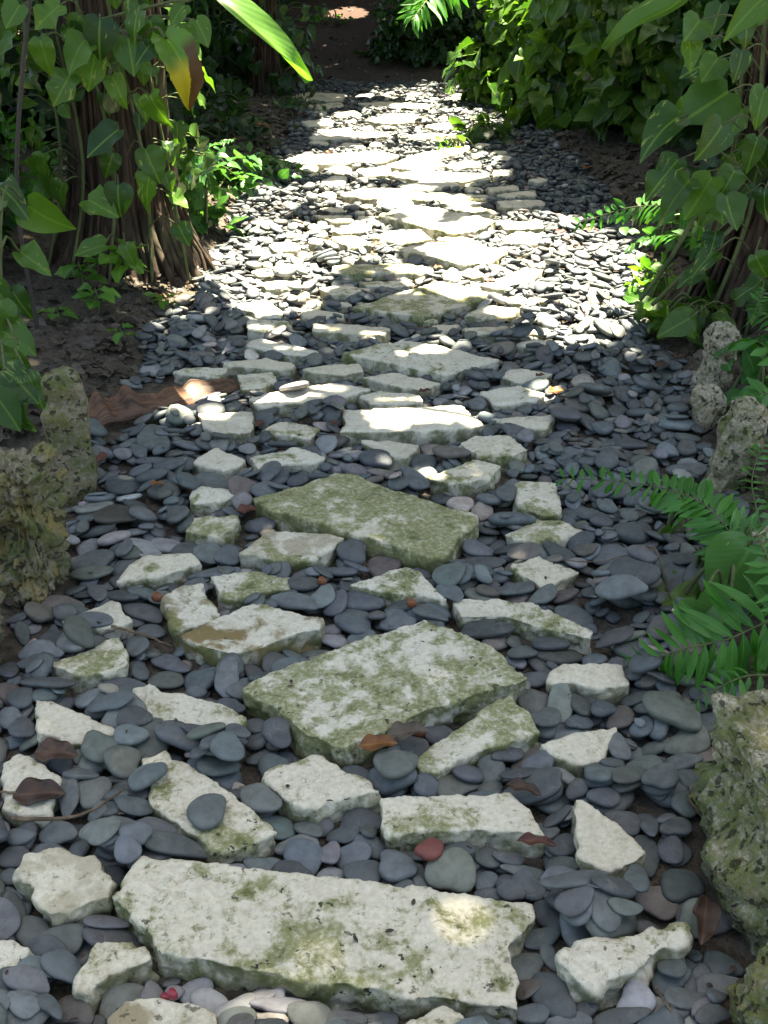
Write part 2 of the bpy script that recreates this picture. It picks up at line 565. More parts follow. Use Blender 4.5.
# ------------------------------------------------------------------ paving stones (outlines measured on the ground)
# reference phrase, extra words for the label, outline, moss, ochre, pits, height of the top
ST = [
 ("the long pale foreground slab", "the biggest stone, moss spots and a notched end", [(140,856),(250,868),(380,882),(500,896),(537,902),(536,912),(511,944),(512,955),(517,968),(518,1006),(445,997),(340,984),(250,971),(158,953),(152,940),(122,911),(111,898)], .42, .05, 1, .055),
 ("the slanting slab carrying two pebbles", "pale green-flecked tapering stone", [(142,757),(165,752),(182,760),(250,803),(280,832),(250,846),(222,852),(205,846),(148,802),(150,780)], .45, .0, 1, .05),
 ("the small pale five-sided stone", "white with moss specks, under the big central slab's near corner", [(265,770),(285,762),(315,751),(345,768),(383,791),(345,798),(318,807),(286,800),(268,785)], .42, 0, .8, .05),
 ("the wide white stone with mossy front", "whitish, lies behind the long foreground slab", [(377,797),(440,794),(510,791),(529,808),(544,834),(500,830),(445,829),(388,835),(380,815)], .36, .0, .7, .055),
 ("the upright pointed pale stone", "shark-tooth shaped with a green mossy flank", [(572,797),(581,800),(602,812),(624,829),(648,850),(640,859),(607,872),(580,858)], .1, .1, .3, .075),
 ("the craggy pale stone with broken top", "ragged cream stone beside the dark curled leaf", [(555,953),(581,933),(605,934),(630,930),(663,922),(689,924),(687,935),(665,950),(646,966),(620,978),(598,985),(578,979),(558,966)], .34, .05, .8, .065),
 ("the lumpy cream boulder", "rounded cream stone next to the slab's narrow end", [(21,852),(59,849),(94,855),(114,878),(107,898),(78,907),(49,917),(36,901),(32,885),(13,872)], .15, .4, .5, .06),
 ("the cream stone cut by the frame", "pale stone at the photo's edge below the cream boulder", [(-22,935),(5,935),(28,948),(20,962),(5,985),(-22,985)], .25, .2, .6, .05),
 ("the small cream stone with a hole", "irregular pale stone tucked under the long slab's corner", [(93,940),(146,943),(156,955),(143,963),(107,976),(88,995),(70,989),(81,963)], .22, .5, .8, .05),
 ("the ochre-stained bottom stone", "lower edge, by a crimson fruit", [(108,1020),(125,1000),(160,997),(195,1005),(214,1016),(212,1040),(108,1040)], .1, .7, .7, .05),
 ("the pale chip under the long slab", "little stone at the lower edge", [(398,1024),(425,1010),(445,1004),(465,1015),(470,1040),(400,1040)], .3, .5, .6, .04),
 ("the big central slab", "large green-tinged stone, pitted top and thick edge", [(241,688),(262,676),(330,650),(400,626),(425,620),(455,628),(500,652),(528,678),(520,683),(480,693),(430,708),(396,722),(350,747),(335,745),(305,733),(275,706),(258,700)], .52, .05, .9, .075),
 ("the narrow mossy wedge stone", "green stone lying along the big central slab", [(414,758),(440,740),(500,698),(514,695),(527,712),(539,732),(500,742),(460,758),(438,772),(418,768)], .72, .1, .5, .055),
 ("the white block by the fern", "squarish clean white stone near the lower fern", [(562,663),(595,662),(621,664),(632,684),(600,688),(575,684),(549,683),(551,672)], .2, 0, .5, .055),
 ("the white triangular stone", "pale stone below the white block", [(538,744),(575,730),(617,727),(614,742),(598,760),(580,763),(560,757)], .25, 0, .4, .055),
 ("the long narrow pale stone", "thin strip pointing towards the white block", [(453,598),(480,600),(529,602),(565,615),(592,630),(592,638),(575,635),(532,625),(500,616),(458,616)], .45, .15, .7, .045),
 ("the pale triangle behind the central slab", "white flecked stone with a peaked far corner", [(349,584),(375,575),(403,564),(420,570),(449,600),(425,594),(395,594),(370,588)], .42, .05, .7, .05),
 ("the brown-stained block", "white stone with large brown mossy stains", [(182,636),(215,618),(252,603),(290,610),(323,618),(320,628),(285,637),(262,648),(230,654),(200,645)], .3, .95, .6, .06),
 ("the upright brown-edged stone", "narrow mossy stone touching the brown-stained block", [(161,594),(180,586),(202,582),(207,600),(219,616),(200,625),(172,630)], .5, .7, .5, .05),
 ("the rough green-white stone", "small stone behind the brown-stained block", [(210,576),(250,570),(292,578),(288,587),(258,592),(225,598),(216,590)], .52, .1, .7, .05),
 ("the speckled rectangular stone", "white with olive specks, below the mossy slab", [(236,552),(250,543),(270,530),(310,532),(346,537),(330,549),(312,561),(270,558)], .4, .5, .6, .05),
 ("the flat pale wedge", "low cream stone pointing to the border rocks", [(116,580),(128,566),(142,555),(192,551),(203,561),(180,570),(140,578)], .28, .1, .3, .04),
 ("the little mossy brick", "bright green small stone beside a red leaf", [(184,531),(192,517),(238,515),(234,530),(214,537)], .75, .2, .4, .045),
 ("the small stone with green flank", "pale top over a bright mossy front", [(189,494),(195,485),(228,488),(243,495),(215,502),(190,503)], .35, .05, .5, .05),
 ("the small white kite stone", "plain white four-sided stone", [(190,461),(215,446),(247,459),(243,465),(221,470)], .08, 0, .3, .045),
 ("the rust-fronted white stone", "small white stone with brown front edge", [(199,414),(253,411),(252,432),(216,433),(203,425)], .06, .25, .4, .05),
 ("the pale stone under grey pebbles", "thin cream stone half buried by the left border", [(59,621),(85,612),(112,600),(120,604),(133,622),(110,628),(75,627)], .2, .2, .3, .04),
 ("the green stone holding a round pebble", "mossy stone with an olive pebble on it", [(49,664),(85,650),(120,634),(127,652),(124,664),(105,672),(75,676)], .55, .05, .5, .045),
 ("the white shard by the frame edge", "clean white pointed stone", [(34,698),(65,706),(98,720),(124,730),(111,737),(78,743),(39,733)], .1, .15, .5, .05),
 ("the white stone with a moss tuft", "long pale stone with a dark moss patch", [(132,688),(150,683),(165,690),(205,698),(244,716),(240,725),(205,726),(150,726),(140,708)], .36, .15, .5, .05),
 ("the white stone under dead leaves", "pale stone partly covered by brown leaves", [(2,765),(18,753),(40,762),(62,777),(55,795),(48,813),(20,815),(4,806)], .3, .05, .5, .05),
 ("the large mossy green slab", "broad olive-green stone in the middle of the path", [(252,498),(300,484),(335,473),(357,475),(420,497),(478,514),(479,522),(460,535),(445,557),(430,556),(396,545),(350,532),(315,521),(270,509)], .80, .2, .3, .07),
 ("the pale green rhomb", "small stone touching the mossy slab's far corner", [(426,477),(450,468),(475,460),(503,466),(490,477),(455,484)], .5, .05, .6, .05),
 ("the pale upright brick", "rectangular stone standing above a flat cream one", [(513,482),(520,480),(556,481),(562,514),(536,514),(516,504)], .42, .1, .5, .045),
 ("the flat cream stone", "pale stone touching the pale upright brick", [(504,533),(536,519),(562,520),(588,529),(560,538),(546,543),(520,540)], .38, .1, .4, .04),
 ("the lone pale diamond", "diamond-shaped stone surrounded by dark pebbles", [(511,567),(540,555),(580,573),(560,581),(543,589)], .35, .05, .6, .045),
 ("the sunlit rectangular slab", "brightest flat stone, sun patch on its top", [(339,431),(345,424),(342,409),(400,407),(462,404),(486,426),(430,430),(364,432)], .1, .1, .3, .065),
 ("the small pale trapezoid", "stone just in front of the sunlit slab", [(359,440),(390,440),(421,444),(408,458),(385,455)], .15, .2, .3, .05),
 ("the thick grey-green stone", "blocky stone near the sunlit slab's end", [(457,443),(478,435),(508,434),(530,450),(512,456),(480,457)], .42, .25, .5, .06),
 ("the flat white strip", "low whitish stone beside dark pebbles", [(487,419),(515,416),(558,413),(546,428),(515,427)], .25, .1, .3, .045),
 ("the white stone beside an orange leaf", "whitish stone with green weeds at its side", [(480,391),(522,384),(546,393),(536,400),(496,405)], .2, .1, .5, .045),
 ("the small pale stone behind it", "stone just beyond the white one with the orange leaf", [(498,375),(517,368),(554,374),(535,382),(520,383)], .3, .3, .5, .04),
 ("the wide grey-white slab", "broad diamond slab in the middle of the path", [(338,354),(370,346),(402,340),(430,343),(500,358),(470,367),(446,374),(400,365),(365,358)], .33, .05, .6, .06),
 ("the large greenish rhomboid slab", "mossy-topped diamond between pale strips", [(354,306),(395,293),(437,281),(460,284),(499,295),(460,306),(425,316),(385,312)], .55, .1, .5, .06),
 ("the cream strip", "narrow cream stone with a thick mossy front", [(311,323),(350,323),(394,328),(385,334),(350,333),(312,330)], .2, .15, .4, .06),
 ("the small cracked white stone", "little stone at a weed sprig", [(425,330),(432,324),(460,323),(456,331),(435,334)], .15, .1, .4, .05),
 ("the pale strip with a weed", "flat stone next to the cracked white one", [(461,327),(485,326),(511,325),(509,331),(470,334)], .25, .4, .4, .05),
 ("the ochre-fronted stone", "pale stone with rusty front beyond the weed", [(463,315),(481,305),(521,306),(514,314),(490,317)], .3, .6, .4, .05),
 ("the sun-bleached slab", "white flat stone inside the brightest sun patch", [(479,284),(525,267),(546,269),(525,283),(500,288)], .05, 0, .2, .045),
 ("the yellow-green bar", "long narrow mossy stone across the path", [(331,265),(375,263),(404,263),(435,268),(433,273),(385,272),(333,273)], .6, .25, .2, .06),
 ("the small stone by an orange leaf", "short greenish stone at the end of the bar", [(442,272),(480,269),(483,275),(465,278),(443,277)], .4, .2, .4, .05),
 ("the half-sunlit slab", "wide stone with one bright and one mossy end", [(391,249),(430,241),(470,243),(510,250),(490,263),(460,264),(430,256)], .45, .1, .3, .06),
 ("the grey-green pentagon", "stone leaning before the half-sunlit slab", [(372,235),(388,230),(422,228),(431,238),(400,243)], .4, .1, .3, .055),
 ("the long tilted slab", "pointed slab with mossy side, upper middle of path", [(378,215),(415,205),(455,211),(497,220),(478,229),(455,233),(420,226)], .42, .1, .3, .06),
 ("the small pale brick", "short stone beyond the tilted slab", [(376,201),(412,199),(414,204),(400,207),(377,206)], .3, .05, .3, .06),
 ("the blunt cream brick", "short thick stone beside the cream strip", [(247,320),(270,319),(294,321),(292,328),(268,331),(247,328)], .3, .15, .4, .06),
 ("the pale sliver", "tapering flat stone in front of the cream brick", [(239,344),(262,337),(290,343),(320,352),(305,356),(270,351)], .12, .05, .3, .045),
 ("the thin white bar", "narrow flat stone behind the brown sheath", [(222,361),(265,358),(297,364),(290,370),(255,367),(225,365)], .15, .1, .3, .04),
 ("the greenish stone behind the sheath", "low stone next to the big dry brown sheath", [(171,371),(184,367),(229,367),(220,377),(195,376)], .5, .1, .4, .04),
 ("the rough stone at the sheath's tip", "crumbly stone at the end of the dry sheath", [(236,374),(273,371),(279,380),(262,388),(242,390)], .35, .3, .4, .05),
 ("the long pale stone under a pebble", "cream slab with a single lilac pebble on it", [(248,397),(290,388),(338,382),(374,388),(345,396),(310,401),(258,407)], .12, .15, .3, .055),
 ("the yellowish flat stone", "pale stone right behind the sunlit slab", [(357,395),(380,390),(422,394),(425,402),(370,404)], .3, .05, .3, .045),
 ("the thin grey plate", "flat stone with a brown leaf at its corner", [(361,376),(396,372),(443,383),(420,389),(390,384)], .12, .05, .3, .045),
 ("the pale plate", "flat stone in front of the wide grey-white slab", [(300,368),(330,364),(360,362),(365,370),(340,375),(315,372)], .2, .05, .3, .045),
 ("the mottled kite", "stone between the rust-fronted and sunlit slabs", [(259,431),(280,420),(321,427),(312,438),(285,435)], .42, .1, .4, .04),
 ("the pale stone with mossy flank", "flat-topped stone left of the pale trapezoid", [(249,456),(299,446),(326,457),(312,464),(285,463),(258,468)], .3, .1, .3, .055),
 ("the sunny cream lump", "pale stone at the margin of the left sun patch", [(236,302),(265,297),(284,310),(280,318),(262,317)], .1, .05, .2, .05),
 ("the flat sunny stone", "low stone beside the cream lump", [(299,312),(302,307),(345,313),(343,319),(310,319)], .15, .05, .2, .045),
 ("the tiny cream brick", "little stone in the left sun patch", [(262,281),(301,280),(298,288),(265,288)], .1, .1, .2, .045),
 ("the cream plate", "flat stone in front of the yellow-green bar", [(318,287),(345,284),(371,288),(365,294),(330,294)], .25, .3, .2, .045),
 ("the ochre plate", "thin stone at the bar's near edge", [(358,281),(410,280),(415,284),(395,287),(365,286)], .4, .3, .2, .04),
 ("the pointed sunlit stone", "white wedge beside the grey-green pentagon", [(331,229),(350,224),(372,222),(371,230),(340,233)], .15, .1, .2, .05),
 ("the sunlit triangle", "white triangle at an orange leaf", [(329,237),(352,234),(373,243),(350,247)], .1, .1, .2, .045),
 ("the grey low stone", "half-buried stone beyond the sunlit wedge", [(313,215),(352,215),(354,221),(330,221)], .4, .1, .2, .045),
 ("", "pale slab lying across the path beyond the small pale brick", [(340,193),(362,187),(400,188),(428,192),(420,197),(370,198)], .15, .05, .2, .055),
 ("", "little pale stone near the far left path edge", [(320,180),(335,175),(347,177),(345,184),(322,184)], .2, .05, .2, .05),
 ("", "short pale bar between two sunny bands of the path", [(355,168),(390,166),(391,173),(365,175)], .2, .05, .2, .055),
 ("", "large white stone in the sunny band by the ground cover", [(280,160),(300,154),(376,151),(400,155),(385,162),(320,163)], .05, .05, .2, .05),
 ("", "long slanting stone in the far sunny band", [(384,164),(420,152),(470,145),(468,149),(425,162),(400,167)], .2, .05, .2, .055),
 ("", "long low slab in front of the slanting far stone", [(385,173),(420,170),(491,174),(489,179),(430,180)], .25, .1, .2, .055),
 ("", "short pale stone at the long low slab's end", [(492,171),(513,168),(513,173),(494,176)], .25, .1, .2, .05),
 ("", "grey-white strip before the long low slab", [(395,184),(425,180),(458,183),(460,188),(420,190)], .25, .1, .2, .05),
 ("", "short stone beside the grey-white strip at the shady side", [(486,187),(518,184),(519,189),(490,191)], .35, .1, .2, .05),
 ("", "pale bar reaching into the shady pebbles", [(494,194),(536,189),(537,195),(510,197)], .3, .1, .2, .05),
 ("", "wider pale stone under the bar in the shady pebbles", [(497,201),(540,199),(546,203),(520,207),(500,206)], .3, .1, .2, .05),
 ("", "long greenish strip beyond the long tilted slab", [(398,195),(440,192),(490,194),(485,198),(430,199)], .5, .1, .2, .055),
 ("", "thin pale stone between two greenish strips", [(438,202),(465,200),(486,202),(478,205),(450,205)], .3, .1, .2, .045),
 ("", "flat stone at the right shoulder of the tilted slab", [(447,207),(475,206),(498,212),(490,216),(465,213)], .4, .1, .2, .045),
 ("", "small stone below the slanting far stone", [(405,168),(440,161),(446,164),(430,169)], .2, .1, .2, .05),
 ("", "low stone before a leafy sprig at the path's right edge", [(445,164),(470,160),(482,162),(478,166),(450,167)], .2, .1, .2, .05),
 ("", "tiny white stone at the foot of the leafy bank", [(472,153),(485,151),(486,156),(474,157)], .05, .1, .2, .05),
 ("", "greenish bar in the farthest sunny patch", [(385,137),(430,132),(458,134),(455,139),(410,140)], .5, .1, .2, .055),
 ("", "very long thin white slab far along the path", [(308,136),(340,131),(388,132),(392,135),(350,138),(312,139)], .1, .1, .2, .05),
 ("", "grey strip behind the very long thin slab", [(316,130),(352,127),(352,130),(320,132)], .3, .1, .2, .05),
 ("", "broad white stone in the farthest sunny patch", [(365,120),(390,113),(415,112),(420,120),(390,124)], .05, .05, .2, .05),
 ("", "dull shaded stone at the far bend of the path", [(290,96),(310,92),(345,94),(345,100),(300,101)], .3, .1, .2, .05),
 ("", "low stone before the dull shaded one", [(300,104),(342,102),(345,107),(320,109)], .35, .1, .2, .05),
 ("", "sunlit bar across the path near its far end", [(355,103),(390,102),(432,104),(428,107),(370,107)], .1, .1, .2, .05),
 ("", "white stone at the top of the brightest sun patch", [(501,222),(543,220),(543,227),(505,229)], .05, .05, .2, .05),
 ("", "white wedge within the brightest sun patch by the tilted slab", [(500,238),(518,231),(545,234),(540,242),(510,243)], .05, .05, .2, .045),
 ("", "narrow white stone between the tilted and half-sunlit slabs", [(437,237),(465,236),(478,240),(460,243)], .2, .05, .2, .04),
 ("", "single small pale stone alone among shady pebbles", [(527,179),(540,176),(549,179),(540,183)], .2, .05, .2, .05),
 ("", "little stone left of the broad white far stone", [(330,113),(355,110),(362,114),(340,117)], .1, .05, .2, .05),
 ("", "pale stone beside the greenish bar at the far leafy bank", [(425,125),(455,121),(462,126),(435,129)], .1, .05, .2, .05),
 ("", "little stone at the far left margin under the back trunk", [(300,121),(330,118),(335,123),(308,126)], .25, .05, .2, .05),
]


def sample_outline(P, step, jit, seed):
    P = np.asarray(P, float)
    out = []
    n = len(P)
    for i in range(n):
        a, b = P[i], P[(i + 1) % n]
        L = np.linalg.norm(b - a)
        m = max(1, int(L / step))
        for j in range(m):
            out.append(a + (b - a) * j / m)
    out = np.array(out)
    for i, p in enumerate(out):
        v = Vector((p[0] * 22 + seed * 3.1, p[1] * 22, seed))
        v2 = Vector((p[0] * 70 + seed * 1.7, p[1] * 70, seed + 9))
        out[i, 0] += jit * (mnoise.noise(v) + 0.5 * mnoise.noise(v2))
        out[i, 1] += jit * (mnoise.noise(v + Vector((31, 7, 2))) + 0.5 * mnoise.noise(v2 + Vector((5, 3, 8))))
    return out


def in_poly(x, y, P):
    x = np.asarray(x, float)
    y = np.asarray(y, float)
    c = np.zeros(x.shape, bool)
    n = len(P)
    for i in range(n):
        x1, y1 = P[i][0], P[i][1]
        x2, y2 = P[(i + 1) % n][0], P[(i + 1) % n][1]
        if y1 == y2:
            continue
        c ^= ((y1 > y) != (y2 > y)) & (x < (x2 - x1) * (y - y1) / (y2 - y1) + x1)
    return c


def remeshed(verts, faces, voxel):
    me = bpy.data.meshes.new('tmp')
    me.from_pydata([tuple(v) for v in verts], [], faces)
    o = bpy.data.objects.new('tmp', me)
    COL.objects.link(o)
    md = o.modifiers.new('r', 'REMESH')
    md.mode = 'VOXEL'
    md.voxel_size = voxel
    md.adaptivity = 0
    md.use_smooth_shade = True
    dg = bpy.context.evaluated_depsgraph_get()
    res = bpy.data.meshes.new_from_object(o.evaluated_get(dg))
    bpy.data.objects.remove(o)
    bpy.data.meshes.remove(me)
    return res


def coords(me):
    a = np.empty(len(me.vertices) * 3, np.float32)
    me.vertices.foreach_get('co', a)
    return a.reshape(-1, 3).astype(float)


def normals(me):
    a = np.empty(len(me.vertices) * 3, np.float32)
    me.vertices.foreach_get('normal', a)
    return a.reshape(-1, 3).astype(float)


def fbm(p, f, s, oct=3):
    return np.array([mnoise.fractal(Vector((a * f + s, b * f - s, c * f + s * 0.5)), 0.9, 2.1, oct) for a, b, c in p])


# thin stone chips filling the gaps between the far stones
CHIPS = []
rc = np.random.default_rng(41)
polys_px = [np.array(q[2], float) for q in ST]
for _ in range(9000):
    if len(CHIPS) >= 84:
        break
    y = 92 + 253 * rc.random() ** 1.6
    w = rc.uniform(11, 48) * (.45 + .55 * (y - 60) / 285)
    h = w * rc.uniform(.16, .30) * (.5 + .5 * (y - 60) / 285) + 1.5
    xl, xr = np.interp(y, [92, 150, 200, 260, 345], [305, 298, 325, 255, 235]), np.interp(y, [92, 150, 200, 260, 345], [470, 500, 520, 545, 540])
    x = rc.uniform(xl, xr)
    k_ = rc.uniform(-.35, .35)
    q_ = [(x - w / 2, y + h * k_ * .6), (x - w * .15 + w * k_ * .5, y - h / 2), (x + w * .42, y - h * .38), (x + w / 2, y + h * .15 - h * k_ * .4), (x + w * .2, y + h / 2), (x - w * .3, y + h * .45)]
    bx0, bx1, by0, by1 = x - w / 2 - .5, x + w / 2 + .5, y - h / 2 - .8, y + h / 2 + 1.2
    if any(P_[:, 0].min() < bx1 and P_[:, 0].max() > bx0 and P_[:, 1].min() < by1 and P_[:, 1].max() > by0 for P_ in polys_px):
        continue
    polys_px.append(np.array(q_))
    best = min(range(len(ST)), key=lambda i_: np.hypot(*(np.mean(ST[i_][2], 0) - (x, y)) * np.array([.6, 1.6])))
    cx_, cy_ = np.mean(ST[best][2], 0)
    rel = ('in front of' if y > cy_ else 'behind') if abs(y - cy_) * 2.5 > abs(x - cx_) else ('right of' if x > cx_ else 'left of')
    rf = ST[best][0] or 'the ' + ST[best][1].split(' beyond ')[0].split(' in the ')[0].split(' at the ')[0].split(' by the ')[0]
    CHIPS.append([f'thin pale stone chip {rel} {rf}', q_, w])
seen_l = {}
how_many = {}
for c_ in CHIPS:
    how_many[c_[0]] = how_many.get(c_[0], 0) + 1
for c_ in sorted(CHIPS, key=lambda c_: -c_[2]):
    k_ = seen_l[c_[0]] = seen_l.get(c_[0], 0) + 1
    lab_ = c_[0] if how_many[c_[0]] == 1 else c_[0].replace('thin pale', ['', 'largest pale', 'second largest pale', 'third largest pale', 'fourth largest pale', 'fifth largest pale', 'sixth largest pale', 'seventh largest pale', 'eighth largest pale', 'ninth largest pale', 'tiny pale'][min(k_, 10)], 1)
    ST.append(('', ' '.join(lab_.split()[:16]), c_[1], rc.uniform(.1, .45), .1, .2, .036))
slabs = []   # dict(ref, poly world xy, top, px)
for si, (ref, extra, px, moss, och, pit, top) in enumerate(ST):
    top *= .82 if gp(*px[0])[1] < 3 else .75 if gp(*px[0])[1] < 6 else .95
    P = np.array([gp(x, y, top)[:2] for x, y in px])
    if np.sum(P[:, 0] * np.roll(P[:, 1], -1) - np.roll(P[:, 0], -1) * P[:, 1]) < 0:
        P = P[::-1]
    c = P.mean(0)
    d = c[1]
    vox = 0.006 if d < 2.4 else 0.009 if d < 4 else 0.014 if d < 7 else 0.02
    rough_edge = 0.007 if ref and d < 4 else 0.008
    O = sample_outline(P - c, 0.02 if d < 4 else 0.04, rough_edge, si * 1.37)
    bot = -0.03 - (0.02 if d > 4 else 0)
    n = len(O)
    lean = rng.uniform(0.88, 0.97)
    V = [(x, y, top) for x, y in O] + [(x * 0.99, y * 0.99, bot) for x, y in O]
    F = [tuple(range(n)), tuple(range(2 * n - 1, n - 1, -1))] + [(i, n + i, n + (i + 1) % n, (i + 1) % n) for i in range(n)]
    me = remeshed(V, F, vox)
    p = coords(me)
    nr = normals(me)
    sd = si * 2.3
    n1 = fbm(p, 14, sd)
    n2 = fbm(p, 55, sd + 5, 2)
    sidew = np.clip(1 - nr[:, 2], 0, 1)
    cragg = 1.9 if 'craggy' in ref or 'lumpy' in ref else 1.0
    amp = np.minimum(1.0, np.sqrt(abs(P.max(0) - P.min(0)).min() / 0.12))
    disp = (n1 * (0.0042 + 0.006 * sidew) * cragg + n2 * (0.0016 + 0.0024 * sidew)) * (1.0 if d < 4 else 1.2) * amp
    if d < 4.2:
        pits = np.clip(fbm(p, 38, sd + 11, 2) - 0.28, 0, 1)
        disp -= pits * 0.016 * pit
    p2 = p + nr * disp[:, None]
    p2[:, 2] += n1 * 0.0  # keep the level
    me.vertices.foreach_set('co', p2.astype(np.float32).ravel())
    me.update()
    me.name = 'paving_stone'
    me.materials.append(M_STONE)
    o = obj('paving_stone', me, loc=(c[0], c[1], 0))
    o.rotation_euler = (rng.normal(0, 0.012), rng.normal(0, 0.012), 0)
    o.color = (moss, och, pit, 1)
    lab = (ref.replace('the ', '', 1) + ', ' + extra) if ref else extra
    tag(o, lab, 'paving stone', 'pale coral paving stones laid in the pebble path')
    slabs.append(dict(ref=ref, poly=P, top=top, px=np.array(px, float), c=c, o=o))
print('slabs', time.time() - T0)

# ------------------------------------------------------------------ border rocks
ROCKS = []


def ico(sub):
    bm = bmesh.new()
    bmesh.ops.create_icosphere(bm, subdivisions=sub, radius=1)
    v = np.array([x.co[:] for x in bm.verts])
    f = np.array([[x.index for x in fc.verts] for fc in bm.faces])
    bm.free()
    return v, f


ICO = {s: ico(s) for s in (1, 2, 3, 6)}


def rock(label, base_px, size, rz, lean=(0, 0), col=(.5, .3, .5), seed=0, boxy=0.55, rough=1.0, sink=0.06, taper=0.85):
    v, f = ICO[6]
    p = np.sign(v) * np.abs(v) ** boxy
    p = p / np.maximum(np.abs(p).max(1, keepdims=True) ** 0.35, 1e-6)
    sx, sy, sz = size
    q = p * np.array([sx / 2, sy / 2, sz / 2])
    tz = (p[:, 2] + 1) / 2
    q[:, :2] *= (1 - (1 - taper) * tz)[:, None]
    nrm = v / np.linalg.norm(v, axis=1, keepdims=True)
    n1 = fbm(q, 7, seed)
    n2 = fbm(q, 22, seed + 4, 4)
    n3 = fbm(q, 48, seed + 8, 3)
    pit = np.clip(np.abs(n3) - 0.25, 0, 1)
    q = q + nrm * ((n1 * 0.05 + n2 * 0.018 * rough - pit * 0.02 * rough - (1 - np.abs(n2)) * 0.006 * rough) * min(1.0, min(size) / 0.16))[:, None]
    q[:, 2] += sz / 2 - sink
    M = np.array(Matrix.Rotation(rz, 3, 'Z') @ Matrix.Rotation(lean[0], 3, 'X') @ Matrix.Rotation(lean[1], 3, 'Y'))
    q = q @ M.T
    g = gp(*base_px, 0)
    me = mesh_np('border_rock', q, [f], M_ROCK)
    o = obj('border_rock', me, loc=(g[0], g[1], float(gz(g[0], g[1])) * 0 - 0.0))
    o.color = (*col, 1)
    tag(o, label, 'rock', 'rough coral rocks edging the path')
    w = q + g
    ROCKS.append((w, g))
    return o


rock('tall narrow pale rock standing farthest up the right border', (711, 390), (.135, .11, .31), .1, (0, .05), (.25, .15, .9), 1, boxy=.6, rough=.6)
rock('pale rough rock leaning between the two upright border stones', (708, 425), (.10, .10, .20), .3, (0, -.12), (.3, .3, .8), 2, rough=.6)
rock('tall mossy upright rock with a smooth grey face on the right border', (727, 488), (.145, .12, .36), -.2, (.05, .1), (.42, .35, .75), 3, boxy=.5, rough=.6)
rock('dark rock cut by the frame behind the upper fern', (785, 514), (.15, .15, .27), .2, (0, 0), (.5, .3, .25), 4)
rock('low pale rock half hidden behind the upper fern', (765, 592), (.19, .18, .25), .5, (0, 0), (.35, .35, .8), 5)
rock('huge green mossy boulder beside the path with pitted flank', (822, 872), (.42, .56, .36), .12, (0, 0), (.66, .2, .9), 6, boxy=.7, rough=1.2, sink=.08)
rock('mossy rock in the lower corner in front of the huge boulder', (812, 1045), (.20, .20, .20), .4, (0, 0), (.70, .3, .5), 7)
rock('flat upright slab-like rock with mossy edge on the left border', (76, 494), (.135, .09, .46), .25, (0, .02), (.55, .25, .32), 8, boxy=.36, rough=.3, taper=.92)
rock('brown pitted coral rock with sun flecks on the left border', (26, 582), (.22, .18, .44), -.3, (0, .05), (.5, .6, .3), 9, rough=1.5)
rock('dark pitted rock cut by the frame nearest on the left border', (-30, 655), (.18, .20, .46), .2, (0, 0), (.5, .4, .3), 10, rough=1.5)
print('rocks', time.time() - T0)

# ------------------------------------------------------------------ pebbles
TILE = {1: (0, 774), 2: (250, 774), 3: (500, 774), 4: (0, 574), 5: (250, 574), 6: (500, 574), 7: (0, 374), 8: (250, 374), 9: (500, 374)}
